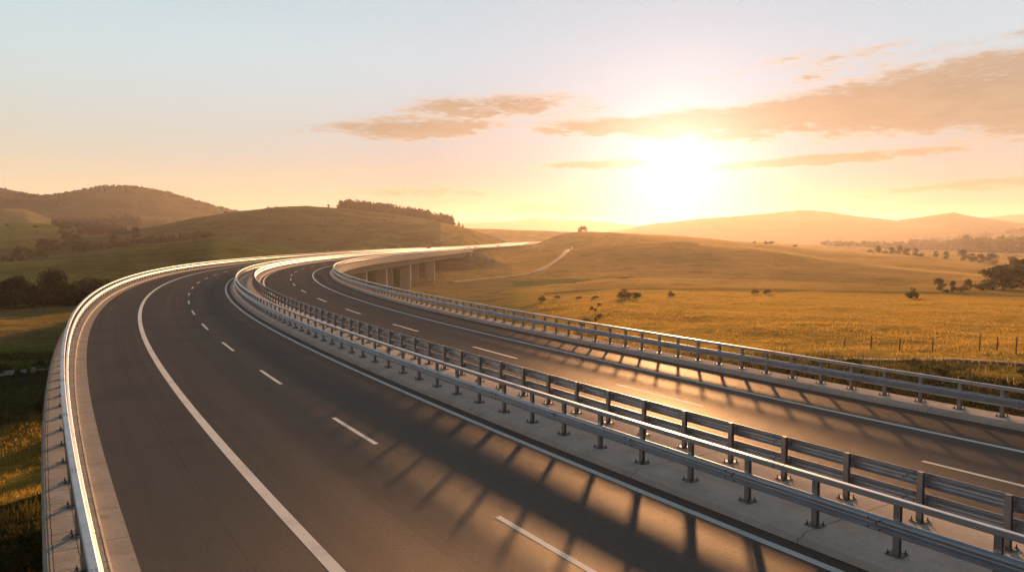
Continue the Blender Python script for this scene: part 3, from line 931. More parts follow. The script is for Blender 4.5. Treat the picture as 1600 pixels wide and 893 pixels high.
# bushes scattered on the left meadows
G = 'bushes scattered on the left meadows'
sb = [(8, 408, 10, 'shrub:d:1', 'small dark bush at the left edge below the far meadow'), (28, 408, 18, 'tree:d:1', 'round dark tree standing alone low on the far meadow'), (16, 409, 9, 'shrub:d:0', 'flat bush beside the lone round meadow tree'),
      (47, 404, 13, 'tree:d:2', 'small round tree right of the lone meadow tree'), (64, 402, 15, 'shrub:d:2', 'wide dark bush at the hedge foot on the meadow'), (66, 392, 17, 'tree:d:3', 'dark tree at the left end of the meadow clump'),
      (76, 393, 19, 'tree:d:4', 'largest crown in the left meadow clump'), (86, 392, 16, 'tree:d:0', 'round crown at the right end of the meadow clump'), (106, 386, 20, 'tree:d:1', 'big dark tree right of the meadow clump'),
      (117, 385, 17, 'tree:d:2', 'dark tree leaning against the big meadow tree'), (125, 386, 12, 'shrub:d:1', 'bush at the foot of the big meadow tree'), (40, 391, 8, 'shrub:g:0', 'tiny bush in the open meadow above the hedge'), (30, 388, 7, 'shrub:g:1', 'tiny pale bush high in the open meadow'),
      (98, 367, 13, 'tall:d:1', 'slim upright tree alone on the upper far meadow'), (55, 356, 6, 'shrub:d:2', 'dot of a bush near the far meadow crest'), (115, 363, 6, 'shrub:d:0', 'small bush on the upper meadow right of the slim tree'),
      (136, 384, 9, 'shrub:d:2', 'low bush where the hedge starts climbing'), (72, 404, 6, 'shrub:d:1', 'low tuft of bush below the wide hedge bush'), (12, 353, 5, 'shrub:d:0', 'dark bush on the sunny far meadow crest'),
      (176, 379, 11, 'tree:d:3', 'dark tree in the middle of the climbing hedge'), (213, 373, 17, 'tree:d:1', 'taller dark tree standing out of the climbing hedge'), (205, 367, 9, 'shrub:d:2', 'bush just above the taller hedge tree')]
for u, v, px, kd, lab in sb:
    pl = spot(u, v, 240)
    plant(kd, 'broadleaf_tree' if kd[0] == 't' else 'bush', lab, 'tree' if kd[0] == 't' else 'bush', pl, px_h(px, pl[3]), 1.2, G)

# climbing hedge and dark wood behind it: one mass each
def mass(name, quads, mat, n_each, seed, size):
    """scatter of leaf clumps over a strip of ground; nobody could count these"""
    r = np.random.default_rng(seed)
    mb = MB()
    for (x, y, z, h, w) in quads:
        cs = [(x + r.normal(0, w * .3), y + r.normal(0, w * .3), z + h * (.25 + .5 * r.random())) for _ in range(4)]
        leaf_cloud(mb, cs, [h * .34] * 4, n_each, size * h, .9, r)
    o = mb.build(name, mat)
    o['kind'] = 'stuff'
    return o
r_ = np.random.default_rng(5)
hq = []
for t in np.linspace(0, 1, 60):
    u = 118 + 215 * t + r_.normal(0, 2); v = 393 - 22 * t + r_.normal(0, 1.2)
    p = spot(u, v, 300); hq.append((p[0], p[1], p[2], px_h(7 + 4 * r_.random(), p[3]), px_h(8, p[3])))
for u in np.linspace(-60, 195, 70):
    p = spot_at(u + r_.normal(0, 2), 191 + r_.normal(0, 1.5)); hq.append((p[0], p[1], p[2], px_h(19 + 9 * r_.random(), p[3]), 2.5))
mass('hedge_undergrowth', hq, M_LEAFD, 110, 1, .13)
wq = []
for _ in range(150):
    t = r_.random(); u = 85 + 130 * t; v = 346 + 8 * r_.random() + 10 * math.sin(t * 3) * r_.random()
    p = spot(u, v, 500); wq.append((p[0], p[1], p[2], px_h(6 + 4 * r_.random(), p[3]), px_h(8, p[3])))
for _ in range(70):
    t = r_.random(); u = 125 + 70 * t; v = 360 + 8 * r_.random()
    p = spot(u, v, 500); wq.append((p[0], p[1], p[2], px_h(6 + 4 * r_.random(), p[3]), px_h(8, p[3])))
mass('woodland_vegetation', wq, M_LEAFD, 70, 2, .16)

# scrub dots on the big hill
G = 'scattered scrub on the wooded hill'
rr = random.Random(11)
for k in range(42):
    u = rr.uniform(300, 640); v = rr.uniform(338, 378)
    p = spot(u, v, 420)
    if p[3] > 900: continue
    plant('shrub:%s:%d' % (rr.choice('dgo'), k % 3), 'bush', 'small scrub bush scattered on the open slope of the wooded hill', 'bush', p, px_h(rr.uniform(1.6, 4.2), p[3]), 1.5, G)
# trees on the hill crest
for u, v, px, kd, lab, nm in [(421, 330, 5, 'shrub:d:0', 'bush at the left of the hill crest', 'bush'), (433, 329, 4, 'shrub:d:1', 'second small bush on the hill crest left of the summit', 'bush'), (514, 326, 6, 'tall:d:0', 'thin lone tree on the hill skyline', 'broadleaf_tree'), (528, 327, 6, 'tall:d:1', 'lone tree on the skyline next to the dark wood', 'broadleaf_tree'),
                              (353, 337, 5, 'shrub:d:2', 'bush on the left shoulder of the big hill skyline', 'bush'), (418, 329, 3, 'shrub:d:2', 'tiny bush left of the hill summit', 'bush'),
                              (717, 356, 10, 'pine:d:0', 'pointed conifer at the right tip of the hilltop wood', 'conifer_tree'), (723, 357, 7, 'pine:d:1', 'last small conifer right of the hilltop wood', 'conifer_tree'), (709, 354, 12, 'pine:d:2', 'tall conifer near the right tip of the hilltop wood', 'conifer_tree')]:
    az = u_az(u); p = spot_at(u, 822 if u < 560 else 760)
    plant(kd, nm, lab, 'bush' if nm == 'bush' else 'tree', p, px_h(px, p[3]), 1.2 if kd[0] != 'p' else 1.6)
# hilltop wood, one mass of conifers
mb = MB(); r2 = np.random.default_rng(15)
for k in range(330):
    t = r2.random(); u = 531 + 176 * t
    p = spot_at(u, np.interp(u, [531, 600, 660, 710], [822, 800, 780, 762]) - 26 * r2.random() ** 1.3 * (1.2 - .6 * t))
    h = px_h(11.5 + 5 * r2.random(), p[3]) * (.85 if t < .06 else 1)
    w = h * .26
    cs = [(p[0], p[1], p[2] + h * q) for q in (.2, .4, .58, .74, .9)]
    leaf_cloud(mb, cs, [w * 1.1, w, w * .85, w * .6, w * .32], 130, h * .06, 1.3, r2)
o = mb.build('woods', M_NEEDLE); o['kind'] = 'stuff'
# tree cover on the far mountains' skyline
mb = MB()
for k in range(700):
    u = r2.uniform(-60, 420); i = int(np.searchsorted(TAZ, u_az(u)))
    cr = RIDGES[4][0]
    p = spot_at(u, float(np.interp(u_az(u), cr[:, 0], cr[:, 2])) + r2.normal(-30, 60))
    h = r2.uniform(2.5, 6.5)
    leaf_cloud(mb, [(p[0], p[1], p[2] + h * .4), (p[0] + 4, p[1], p[2] + h * .3)], [h * .5, h * .45], 22, h * .3, 1, r2)
o = mb.build('forest', M_LEAFD); o['kind'] = 'stuff'

# ------------------------------------------------------------------ right side trees
G = 'trees round the right hand field'
rt = [(1424, 466, 22, 1.0, 'shrub:g:0', 'bush', 'round green bush alone at the near edge of the brown field'),
      (1467, 453, 17, 1.2, 'tree:d:2', 'broadleaf_tree', 'round dark tree right of the lone green bush'),
      (1488, 457, 16, .9, 'tall:d:1', 'broadleaf_tree', 'narrow tree between the round dark tree and the big clump'),
      (1500, 456, 10, 1.6, 'shrub:o:1', 'bush', 'low olive bush right of the narrow field tree'),
      (1512, 454, 16, 1.1, 'tree:d:3', 'broadleaf_tree', 'small round crowned tree before the big clump'),
      (1478, 457, 7, 1.8, 'shrub:d:2', 'bush', 'low dark bush below the round dark tree'),
      (1536, 453, 22, 1.5, 'shrub:o:0', 'bush', 'wide sunlit bush at the left foot of the big clump'),
      (1552, 451, 31, 1.3, 'tree:g:4', 'broadleaf_tree', 'tree at the left of the big clump by the frame edge'),
      (1566, 452, 34, 1.3, 'tree:g:0', 'broadleaf_tree', 'broad tree in the middle of the big clump'),
      (1582, 452, 28, 1.4, 'tree:d:1', 'broadleaf_tree', 'lower dark tree in front of the big clump'),
      (1596, 450, 40, 1.3, 'tree:d:4', 'broadleaf_tree', 'tall dark tree at the right edge of the frame'),
      (1567, 434, 14, 1.4, 'tree:g:1', 'broadleaf_tree', 'hazy tree rising behind the big clump'),
      (1590, 424, 22, 1.3, 'tree:g:3', 'broadleaf_tree', 'pale tree behind the tall dark edge tree'),
      (1599, 419, 24, 1.3, 'tree:d:0', 'broadleaf_tree', 'hazy tree just behind the tall dark edge tree')]
for u, v, px, wd, kd, nm, lab in rt:
    p = spot(u, v, 150, 380)
    plant(kd, nm, lab, 'bush' if nm == 'bush' else 'tree', p, px_h(px, p[3]), wd, G)
# trees just behind the field's far crest
G = 'trees along the far crest of the right field'
ct = [(1359, 396, 5, 2.0, 'shrub:d:0', 'bush', 'low bush left of the round crest tree'), (1373, 396, 9, 1.2, 'tree:d:0', 'broadleaf_tree', 'round lone tree on the far crest of the field'), (1384, 397, 4, 2.0, 'shrub:d:1', 'bush', 'small bush right of the round crest tree'),
      (1394, 398, 8, 1.3, 'tree:d:2', 'broadleaf_tree', 'leftmost of the four crest trees'), (1406, 398, 11, 1.1, 'tree:d:3', 'broadleaf_tree', 'tallest of the four crest trees'), (1417, 399, 9, 1.3, 'tree:d:4', 'broadleaf_tree', 'third of the four crest trees'), (1431, 400, 9, 1.3, 'tree:d:1', 'broadleaf_tree', 'last of the four crest trees, sloping right'),
      (1440, 401, 5, 1.8, 'shrub:d:2', 'bush', 'low bush trailing right of the crest trees'), (1463, 403, 8, 1.0, 'tree:g:0', 'broadleaf_tree', 'small hazy tree behind the crest, left of two'), (1480, 404, 9, 1.2, 'tree:g:1', 'broadleaf_tree', 'hazy tree behind the crest, right of two'),
      (1505, 408, 14, 1.2, 'tree:g:2', 'broadleaf_tree', 'tree below the hazy wood beyond the crest'), (1520, 409, 10, 1.4, 'tree:d:0', 'broadleaf_tree', 'dark tree left of the pale distant field'), (1534, 411, 11, 1.3, 'tree:d:3', 'broadleaf_tree', 'wide dark tree before the pale distant field'), (1550, 412, 14, 1.3, 'tree:d:2', 'broadleaf_tree', 'dark crown right of the pale distant field'),
      (1585, 412, 12, 1.3, 'tree:d:4', 'broadleaf_tree', 'crest tree behind the big clump'), (1198, 378, 5, 1.6, 'shrub:d:0', 'bush', 'pair of low bushes on the sunny crest, left one'), (1205, 379, 6, 1.5, 'shrub:d:1', 'bush', 'pair of low bushes on the sunny crest, right one'), (1243, 382, 4, 1.5, 'shrub:g:2', 'bush', 'single bush on the sunny crest'), (1178, 377, 3, 2.0, 'shrub:g:0', 'bush', 'faint bush at the left of the sunny crest'),
      (905, 364, 5, 1.2, 'tree:d:1', 'broadleaf_tree', 'left and smallest of three hilltop trees under the sun'), (909, 364, 8, 1.0, 'tree:d:2', 'broadleaf_tree', 'middle of three hilltop trees under the sun'), (914, 364, 8, 1.0, 'tree:d:3', 'broadleaf_tree', 'right of three hilltop trees under the sun')]
cr8 = RIDGES[8][0]
for u, v, px, wd, kd, nm, lab in ct:
    D = float(np.interp(u_az(u), cr8[:, 0], cr8[:, 2])) + 8
    p = spot_at(u, D)
    # stand at the visible crest
    plant(kd, nm, lab, 'bush' if nm == 'bush' else 'tree', p, px_h(px + 1.5, p[3]), wd, G)
# hazy wood in the valley beyond
wq = []
for k in range(260):
    u = r2.uniform(1425, 1720); D = r2.uniform(1250, 1550) - 150 * (u > 1520)
    p = spot_at(u, D); h = r2.uniform(9, 19) * (1.15 if u > 1500 else .9); wq.append((p[0], p[1], p[2], h, h))
for k in range(110):
    u = r2.uniform(1290, 1430); p = spot_at(u, r2.uniform(1150, 1500)); h = r2.uniform(5, 11); wq.append((p[0], p[1], p[2], h, h))
for k in range(90):
    u = r2.uniform(1430, 1700); p = spot_at(u, 1985 + r2.normal(0, 20)); h = r2.uniform(5, 11); wq.append((p[0], p[1], p[2], h, h * 1.4))
mass('valley_woods', wq, M_LEAF, 60, 7, .22)
# bushes along the dip at the foot of the right field
G = 'bushes along the dip between the two fields'
for k, (u, v, px, wd, lab) in enumerate([(975, 466, 24, 1.3, 'largest hazy bush in the dip below the sun'), (995, 467, 16, 1.2, 'hazy bush right of the largest one in the dip'), (930, 467, 8, 1.8, 'low bush left of the hazy bushes in the dip'), (1050, 462, 12, 1.2, 'faint bush in the glare below the sun'),
                                         (1180, 459, 10, 1.4, 'left of the two soft bushes at mid field'), (1198, 459, 11, 1.3, 'right of the two soft bushes at mid field'), (848, 470, 13, 1.3, 'dark bush at the field edge below the gravel track'), (870, 466, 7, 1.8, 'low bush left of the dip hedge'), (905, 467, 7, 1.8, 'flat bush in the dip beside the track slope')]):
    p = spot(u, v, 120, 400)
    plant('shrub:o:%d' % (k % 3), 'bush', lab, 'bush', p, px_h(px, p[3]), wd, G)
# sapling and shrub in the near field
p = spot(930, 509, 60, 300)
plant('shrub:o:2', 'bush', 'leafy bush beside a thin sapling behind the right guardrail', 'bush', (p[0] - 1.4, p[1], p[2]), px_h(20, p[3]), 1.1)
sap = thing('sapling', 'thin sapling with few twigs in the field behind the right guardrail', 'tree', p)
mb = MB()
hh = px_h(36, p[3])
mb.tube([(0, 0, -.1), (.05, 0, hh * .35), (-.02, 0, hh * .7), (.22 * hh, 0, hh)], [.05, .035, .022, .006], 6)
mb.tube([(0, 0, hh * .5), (-.16 * hh, .05, hh * .75)], [.02, .006], 5); mb.tube([(0, 0, hh * .35), (.2 * hh, .05, hh * .5)], [.02, .006], 5)
mb.build('trunk', M_BARK, sap)
mb = MB(); leaf_cloud(mb, [(.18 * hh, 0, hh * .92), (-.16 * hh, 0, hh * .78), (.2 * hh, 0, hh * .45), (.05, 0, hh * .3), (.12 * hh, 0, hh * .4), (0, 0, hh * .7)], [.09 * hh, .1 * hh, .1 * hh, .08 * hh, .09 * hh, .06 * hh], 190, .045 * hh, .9, r2)
mb.build('crown', M_LEAFO, sap)
# shrubs under the left parapet and on the right bank
G = 'shrubs below the viaduct'
for k, (u, v, px, lab) in enumerate([(20, 893, 60, 'olive shrub in shade at the bottom left corner'), (52, 872, 58, 'olive shrub touching the left parapet at the bottom'), (5, 870, 40, 'small shrub at the lower left frame edge'), (62, 640, 26, 'bush beside the sunlit grass mound left of the parapet'), (8, 585, 22, 'yellowish bush at the left edge above the dark hollow'), (65, 572, 14, 'low yellowish bush beside the parapet'), (30, 590, 14, 'low dark bush in the shaded hollow')]):
    p = spot(u, v, 20, 200)
    plant('shrub:%s:%d' % ('oog'[k % 3], k % 3), 'bush', lab, 'bush', p, px_h(px, p[3]), 1.0, G)

G = 'scrub on the bank beside the right guardrail'
rq = random.Random(23)
for k in range(34):
    u = rq.uniform(1120, 1640); rd = rq.uniform(50, 71)
    p = spot_at(u, rd)
    plant('shrub:%s:%d' % (rq.choice('ogo'), k % 3), 'bush', 'low scrubby bush on the dark bank behind the right guardrail', 'bush', p, rq.uniform(.5, 1.1), rq.uniform(1.2, 1.9), G)
# ------------------------------------------------------------------ grass (one mass each)
def grass(name, zones, mat, seed, hmin, hmax):
    r = np.random.default_rng(seed)
    Vs, Fs = [], []
    nv = 0
    for (az0, az1, r0, r1, n) in zones:
        az = r.uniform(az0, az1, n); rad = np.sqrt(r.uniform(r0 ** 2, r1 ** 2, n))
        for a, q in zip(az, rad):
            x, y = q * math.sin(a), q * math.cos(a)
            if vn_pick(x, y) < r.random() - .08: continue
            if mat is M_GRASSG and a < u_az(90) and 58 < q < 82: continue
            z = ground(x, y)
            h = r.uniform(hmin, hmax) * (.6 + .8 * r.random())
            for b in range(4):
                d = r.uniform(0, 6.28); w = .035 * h + .03
                lx, ly = r.normal(0, .28 * h, 2)
                ox, oy = r.normal(0, .22, 2)
                Vs += [(x + ox - w * math.cos(d), y + oy - w * math.sin(d), z - .05), (x + ox + w * math.cos(d), y + oy + w * math.sin(d), z - .05), (x + ox + lx, y + oy + ly, z + h)]
                Fs.append((nv, nv + 1, nv + 2)); nv += 3
    me = fast_mesh(name, np.array(Vs), np.array(Fs), mat)
    o = link(name, me); o['kind'] = 'stuff'
    return o
def vn_pick(x, y):
    return .5 + .5 * math.sin(x * .31 + 2 * math.sin(y * .17)) * math.sin(y * .27 + 1.7 * math.sin(x * .13))
grass('grass', [(u_az(840), u_az(1750), 66, 120, 17000), (u_az(840), u_az(1750), 120, 185, 12000), (u_az(-150), u_az(85), 58, 82, 2600)], M_GRASS, 31, .09, .27)  # last zone: gold tufts colouring in the painted sunlit patch at the left
grass('bank_grass', [(u_az(1000), u_az(1800), 38, 72, 9000), (u_az(-150), u_az(140), 20, 118, 9000)], M_GRASSG, 32, .2, .55)

# ------------------------------------------------------------------ tracks (setting)
def strip(name, pts, width, mat, lift=.12, rmin=25):
    ctr = [spot(u, v, rmin) if len(q) == 0 else spot_at(u, q[0]) for u, v, *q in pts]
    ctr = [Vector(c[:3]) for c in ctr]
    out = []
    for a, b in zip(ctr, ctr[1:]):
        n = max(2, int((b - a).length / 2.5))
        out += [a.lerp(b, k / n) for k in range(n)]
    out.append(ctr[-1])
    mb = MB(); vs, fs, uv = [], [], []
    m = 5
    for k, c in enumerate(out):
        d = out[min(k + 1, len(out) - 1)] - out[max(k - 1, 0)]; d.z = 0; d.normalize()
        s = Vector((d.y, -d.x, 0))
        for j in range(m):
            e = c + s * width * (j / (m - 1) - .5)
            zz = ground(e.x, e.y) + (lift if 0 < j < m - 1 else -.25)
            vs.append((e.x, e.y, zz))
    for k in range(len(out) - 1):
        for j in range(m - 1):
            fs.append((k * m + j, k * m + j + 1, (k + 1) * m + j + 1, (k + 1) * m + j))
    mb.add(vs, fs)
    o = mb.build(name, mat, smooth=True); o['kind'] = 'structure'
    return o
strip('gravel_path', [(706, 441), (740, 438), (790, 433), (820, 430), (840, 424), (856, 415), (873, 404), (884, 394), (892, 386)], 4.4, M_GRAVEL, .25, 200)
strip('gravel_path', [(1290, 560, 70), (1400, 548, 72), (1500, 545, 73), (1620, 545, 74), (1800, 545, 75)], 2.6, M_GRAVEL, .08)
strip('hill_path', [(676, 386), (684, 380), (690, 374), (697, 369), (708, 366)], 2.2, M_TRACK, .2, 420)
strip('hill_path', [(686, 386), (692, 379), (699, 373), (708, 369), (714, 366)], 2.2, M_TRACK, .2, 420)

# ------------------------------------------------------------------ wire fence on the right field
FP = [(1324, 540, .9), (1366, 541, 1.2), (1411, 539, 1.1), (1463, 537, 1.15), (1537, 536, 1.5), (1565, 532, 1.35), (1595, 532, 1.4), (1640, 532, 1.4), (1690, 532, 1.4)]
fr = thing('wire_fence', 'old wire fence on wooden posts along the edge of the golden field', 'fence', spot_at(1324, 79))
fo = Vector(fr.location)
tops = []
for u, v, h in FP:
    x, y, z, r = spot_at(u, 79 + (u - 1324) * .004)
    hp = h * 1.05
    mb = MB(); mb.tube([(0, 0, -.2), (.02, 0, hp * .6), (random.gauss(.02, .03), 0, hp)], [.06, .055, .045], 7)
    po = mb.build('post', M_WOOD, fr); po.location = (x - fo.x, y - fo.y, z - fo.z)
    tops.append(Vector((x - fo.x, y - fo.y, z - fo.z)))
for zz in (.35, .65, .92):
    mb = MB()
    for a, b in zip(tops, tops[1:]):
        mid = (a + b) / 2
        mb.tube([(a.x, a.y, a.z + zz), (mid.x, mid.y, mid.z + zz - .06), (b.x, b.y, b.z + zz)], [.006] * 3, 4)
    mb.build('wire', M_WIRE, fr)

# low wall and shed seen beyond the left parapet
lw = thing('boundary_wall', 'low pale wall with a tan pillar across the green strip left of the parapet', 'wall', spot_at(0, 103))
lo = Vector(lw.location)
def wall_piece(name, u0, u1, r, h, th, mat, base=-.3):
    a, b = spot_at(u0, r), spot_at(u1, r)
    mb = MB()
    v = Vector((b[0] - a[0], b[1] - a[1], 0)); n = Vector((-v.y, v.x, 0)).normalized() * th
    mb.prism([(a[0] - lo.x, a[1] - lo.y, a[2] - lo.z + base), (b[0] - lo.x, b[1] - lo.y, b[2] - lo.z + base), (b[0] - lo.x, b[1] - lo.y, b[2] - lo.z + h), (a[0] - lo.x, a[1] - lo.y, a[2] - lo.z + h)], n)
    mb.build(name, mat, lw)
wall_piece('wall_panel', -60, 14, 103, .55, .2, M_WHITE)
wall_piece('wall_panel', 24, 33, 103, .5, .2, M_WHITE)
wall_piece('pillar', 40, 48, 103, .6, .6, M_TAN)
wall_piece('rail', 49, 110, 103, .42, .05, M_GALVD, .28)
for u in (56, 66, 76, 86, 96, 106):
    wall_piece('post', u, u + .8, 102.97, .5, .08, M_GALVD)
p = spot_at(19, 102); plant('shrub:d:0', 'bush', 'dark round bush in the gap of the low pale wall', 'bush', p, 1.1, 1.0)

# ------------------------------------------------------------------ distant cars
def car(label, s, o, mat, group, back=False):
    x, y, z = P(s, o, .004)
    r = thing('car', label, 'car', (x, y, z), -TH(s) + (math.pi if back else 0), group)
    mb = MB()
    prof = [(-2.15, .35), (-2.2, .75), (-2.05, 1.0), (-1.2, 1.05), (.95, 1.0), (1.9, .85), (2.15, .65), (2.15, .35)]
    mb.prism([(-.88, a, b) for a, b in prof], (1.76, 0, 0)); body = mb.build('body', mat, r)
    mb = MB(); mb.prism([(-.74, a, b) for a, b in [(-2.0, 1.02), (-1.55, 1.46), (.05, 1.48), (.85, 1.02)]], (1.48, 0, 0)); mb.build('cabin', M_GLASS, r)
    mb = MB(); mb.prism([(-.72, a, b) for a, b in [(-1.5, 1.462), (-1.45, 1.53), (-.05, 1.54), (.02, 1.483)]], (1.44, 0, 0)); mb.build('roof', mat, r)
    for wx in (-.8, .8):
        for wy in (-1.35, 1.35):
            mb = MB(); mb.tube([(wx - .1, wy, .33), (wx + .1, wy, .33)], [.33, .33], 12); mb.build('wheel', M_TYRE, r)
        mb = MB(); mb.box(wx * .85, -2.17, .82, .3, .08, .16); mb.build('tail_lamp', M_RED, r)
    return r
G = 'distant cars on the far stretch of road'
car('white car just past the far end of the viaduct, nearer of two', 398, 12.2, M_CARW, G, True)
car('white car just past the far end of the viaduct, farther of two', 416, 12.6, M_CARW, G, True)
car('white car further along the embankment road', 500, 9.8, M_CARW, G, True)
car('dark car low on the far deck of the viaduct', 386, -5.6, M_CARD, G)

dp = thing('marker_post', 'slim pale marker post behind the far left guardrail', 'marker post', P(248, LO - .0, .16))
mb = MB(); mb.prism([(-.06, -.04, 0), (.06, -.04, 0), (.06, .04, 0), (-.06, .04, 0)], (0, 0, 1.9)); mb.build('shaft', M_WHITE, dp)
mb = MB(); mb.box(0, -.045, 1.6, .10, .02, .2); mb.build('reflector', M_TAN, dp)

# ------------------------------------------------------------------ air
def haze():
    mb = MB()
    zb, zt = float(TZ.min()) - 1.0, float(TZ.max()) + 12
    R_ = 5800
    mb.box(0, 0, (zb + zt) / 2, 2 * R_, 2 * R_, zt - zb)
    m, t, out = new_mat('haze_air')
    v = t.n('ShaderNodeVolumePrincipled')
    v.inputs['Color'].default_value = (.95, .88, .86, 1)
    v.inputs['Density'].default_value = HAZE_D
    v.inputs['Anisotropy'].default_value = .56
    t.l(v.outputs[0], out.inputs['Volume'])
    try: m.cycles.homogeneous_volume = True
    except Exception: pass
    o = mb.build('haze', m); o['kind'] = 'stuff'
HAZE_D = 1.3e-4
haze()

# ------------------------------------------------------------------ sky
w = bpy.data.worlds.new('World'); sc.world = w; w.use_nodes = True
t = NT(w.node_tree)
out = t.n('ShaderNodeOutputWorld')
sky = t.n('ShaderNodeTexSky', sky_type='NISHITA')
sky.sun_disc = False
sky.sun_elevation, sky.sun_rotation = SUN_EL, SUN_AZ
sky.air_density, sky.dust_density, sky.ozone_density = 1.0, .12, 1.0
sky.altitude = 300
dirv = t.n('ShaderNodeTexCoord').outputs['Generated']
sep = t.n('ShaderNodeSeparateXYZ'); t.l(dirv, sep.inputs[0])
az = t.math('MULTIPLY', t.math('ARCTAN2', sep.outputs[0], sep.outputs[1]), 180 / math.pi)
el = t.math('MULTIPLY', t.math('ARCSINE', sep.outputs[2]), 180 / math.pi)
comb = t.n('ShaderNodeCombineXYZ'); t.l(az, comb.inputs[0]); t.l(el, comb.inputs[1])
nA = t.noise(t.scale(comb.outputs[0], .10, .55, 1), 1.0, 8, .62, .35)
nB = t.noise(t.scale(comb.outputs[0], .35, 1.5, 1), 1.0, 6, .62, .3)
nC = t.noise(t.scale(comb.outputs[0], .16, .30, 1), 1.0, 4, .5, .2)
azw = t.math('ADD', az, t.math('MULTIPLY', t.math('SUBTRACT', nC, .5), 5.0))
elw = t.math('ADD', el, t.math('MULTIPLY', t.math('SUBTRACT', nB, .5), .9))
def deg(u, v):
    a, tz = ray(u, v)
    return math.degrees(a), math.degrees(math.atan(tz))
CL = [  # u, v, half width, half height, tilt(px per px), weight
    (640, 200, 165, 17, -.03, 1.05), (585, 190, 70, 7, .06, .5), (775, 164, 150, 17, -.04, 1.1), (905, 174, 60, 9, -.08, .5), (690, 178, 60, 10, .1, .4),
    (950, 197, 140, 14, -.02, 1.1), (1100, 190, 180, 19, -.04, 1.25), (1270, 177, 215, 30, -.09, 1.15), (1450, 158, 235, 44, -.09, 1.25), (1630, 150, 200, 52, 0, 1.2), (1500, 118, 190, 26, -.12, .75), (1600, 105, 130, 24, 0, .7),
    (1190, 101, 130, 9, -.13, .42), (1310, 90, 120, 10, -.10, .42), (1420, 207, 170, 8, -.04, .5), (1290, 118, 90, 9, -.10, .45), (1520, 66, 120, 7, -.1, .4), (1590, 55, 50, 6, 0, .5),
    (930, 257, 100, 8, -.03, 1.05), (1310, 247, 205, 8, -.05, 1.05), (1490, 292, 140, 9, -.05, .95), (1575, 235, 60, 5, 0, .5),
    (660, 302, 130, 10, .02, .75), (850, 328, 170, 14, -.03, .75), (1120, 262, 60, 4, 0, .3)]
tot = None
PXD = math.degrees(1 / F_PX)
for u, v, rw, rh, tl, wt in CL:
    a0, e0 = deg(u, v)
    da = t.math('SUBTRACT', azw, a0)
    de = t.math('ADD', t.math('SUBTRACT', elw, e0), t.math('MULTIPLY', da, tl))
    q = t.math('ADD', t.math('POWER', t.math('DIVIDE', da, rw * PXD * 1.1), 2), t.math('POWER', t.math('DIVIDE', de, rh * PXD * 1.35), 2))
    m = t.math('MULTIPLY', t.math('SUBTRACT', 1.0, q, clamp=True), wt)
    tot = m if tot is None else t.math('MAXIMUM', tot, m)
nD = t.noise(t.scale(comb.outputs[0], 1.1, 3.6, 1), 1.0, 5, .6, .4)
cl = t.math('ADD', tot, t.math('MULTIPLY', t.math('SUBTRACT', nA, .50), 1.9))
cl = t.math('ADD', cl, t.math('MULTIPLY', t.math('SUBTRACT', nB, .5), 1.5))
cl = t.math('ADD', cl, t.math('MULTIPLY', t.math('SUBTRACT', nD, .5), .7))
cl = t.math('MULTIPLY', t.smooth(cl, .05, .95), t.smooth(tot, .0, .25))
# angle to the sun for the broad aureole
sd = (math.sin(SUN_AZ) * math.cos(SUN_EL), math.cos(SUN_AZ) * math.cos(SUN_EL), math.sin(SUN_EL))
GEL = math.radians(4.5)
gd = (math.sin(SUN_AZ) * math.cos(GEL), math.cos(SUN_AZ) * math.cos(GEL), math.sin(GEL))
dot = t.n('ShaderNodeVectorMath', operation='DOT_PRODUCT'); t.l(dirv, dot.inputs[0]); dot.inputs[1].default_value = gd
ang = t.math('MULTIPLY', t.math('ARCCOSINE', t.math('MINIMUM', dot.outputs['Value'], .999999)), 180 / math.pi)
g1 = t.math('EXPONENT', t.math('MULTIPLY', t.math('POWER', t.math('DIVIDE', ang, 4.6), 1.4), -1))
g2 = t.math('EXPONENT', t.math('MULTIPLY', t.math('DIVIDE', ang, 9.0), -1))
elp = t.math('MAXIMUM', el, 0.0)
low = t.math('EXPONENT', t.math('MULTIPLY', elp, -1 / 6.5))
SKY_STR, A_TOP, A_LOW, A_G1, A_G2, A_CL = .05, (.215, .295, .315), (.82, .56, .255), (.55, .50, .40), (.0, .0, .09), (.215, .165, .115)
def bg(col, strength=1.0):
    b = t.n('ShaderNodeBackground'); b.inputs['Strength'].default_value = strength
    if isinstance(col, tuple): b.inputs['Color'].default_value = (*col, 1)
    else: t.l(col, b.inputs['Color'])
    return b.outputs[0]
def add(a, b):
    x = t.n('ShaderNodeAddShader'); t.l(a, x.inputs[0]); t.l(b, x.inputs[1]); return x.outputs[0]
def sc_col(f, col):
    x = t.n('ShaderNodeVectorMath', operation='SCALE'); x.inputs[0].default_value = col; t.l(f, x.inputs['Scale']); return x.outputs[0]
def vadd(a, b):
    x = t.n('ShaderNodeVectorMath', operation='ADD')
    for k, q in enumerate((a, b)):
        if isinstance(q, tuple): x.inputs[k].default_value = q
        else: t.l(q, x.inputs[k])
    return x.outputs[0]
EXPO = .9
up = t.math('MULTIPLY', t.smooth(el, -1, 14), t.smooth(el, 17, 55, 1.0, .22))
away = t.math('SUBTRACT', 1.0, t.math('MULTIPLY', t.math('EXPONENT', t.math('MULTIPLY', ang, -1 / 28.0)), 1.9), clamp=True)
front = t.smooth(ang, 42, 115, 1.0, .24)      # the sky opposite a low sun is darker
clear = vadd(sc_col(t.math('MULTIPLY', t.math('MULTIPLY', up, front), t.math('SUBTRACT', 1.0, t.math('MULTIPLY', t.math('EXPONENT', t.math('MULTIPLY', ang, -1 / 10.0)), .55))), A_TOP), vadd(sc_col(t.math('MULTIPLY', t.math('MULTIPLY', low, away), front), A_LOW), sc_col(g2, A_G2)))
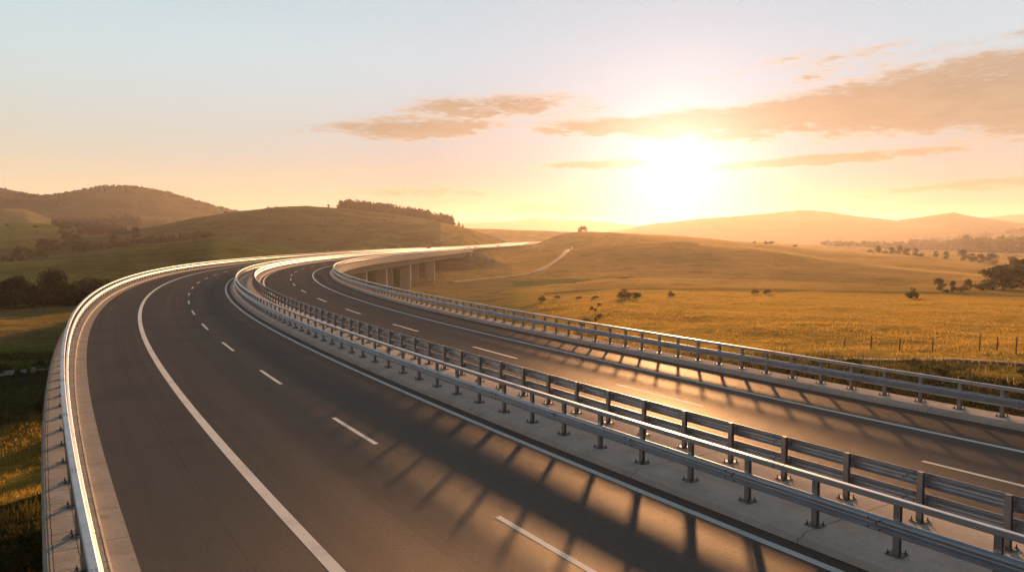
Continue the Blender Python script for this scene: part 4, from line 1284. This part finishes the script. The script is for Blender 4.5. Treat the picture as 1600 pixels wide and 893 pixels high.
cov = t.math('MULTIPLY', cl, t.math('SUBTRACT', .92, t.math('MULTIPLY', g1, .25)))
nis = t.n('ShaderNodeVectorMath', operation='SCALE'); t.l(sky.outputs[0], nis.inputs[0]); nis.inputs['Scale'].default_value = SKY_STR
nis_t = t.n('ShaderNodeVectorMath', operation='MULTIPLY'); t.l(nis.outputs[0], nis_t.inputs[0]); nis_t.inputs[1].default_value = (.36, .325, .39)
cloud = vadd(sc_col(t.math('MULTIPLY', t.math('SUBTRACT', 1.0, t.math('MULTIPLY', t.math('EXPONENT', t.math('MULTIPLY', ang, -1 / 11.0)), .9)), t.math('ADD', .35, t.math('MULTIPLY', t.math('ADD', nB, nA), .65))), A_CL), vadd(sc_col(g2, (.20, .10, .03)), sc_col(t.math('MULTIPLY', t.smooth(cl, .95, .25), t.smooth(ang, 40, 5)), (.22, .15, .08))))
mixed = t.mix(cov, vadd(clear, nis_t.outputs[0]), cloud)
t.l(bg(vadd(mixed, sc_col(g1, A_G1))), out.inputs['Surface'])

# ------------------------------------------------------------------ sun
sl = bpy.data.lights.new('Sun', 'SUN'); sl.energy = 5.0; sl.angle = math.radians(2.1); sl.color = (1.0, .50, .205)
so = bpy.data.objects.new('Sun', sl); COL.objects.link(so)
so.rotation_euler = Vector(sd).to_track_quat('Z', 'Y').to_euler()

# ------------------------------------------------------------------ camera
cd = bpy.data.cameras.new('Camera'); cd.sensor_width = 36; cd.sensor_fit = 'HORIZONTAL'; cd.lens = F_PX / 1600 * 36
cd.clip_start, cd.clip_end = .2, 30000
co = bpy.data.objects.new('Camera', cd); COL.objects.link(co)
co.location = (0, 0, CAM_H); co.rotation_euler = (math.pi / 2 - PITCH, 0, 0)
sc.camera = co

vs_ = sc.view_settings
sc.display_settings.display_device = 'sRGB'
vs_.view_transform = 'Standard'; vs_.look = 'None'; vs_.exposure = EXPO; vs_.gamma = 1; vs_.use_curve_mapping = False
cy = sc.cycles
cy.max_bounces, cy.diffuse_bounces, cy.glossy_bounces, cy.transmission_bounces, cy.volume_bounces, cy.transparent_max_bounces = 6, 3, 3, 2, 1, 4
cy.use_denoising = True
cy.sample_clamp_indirect = 6
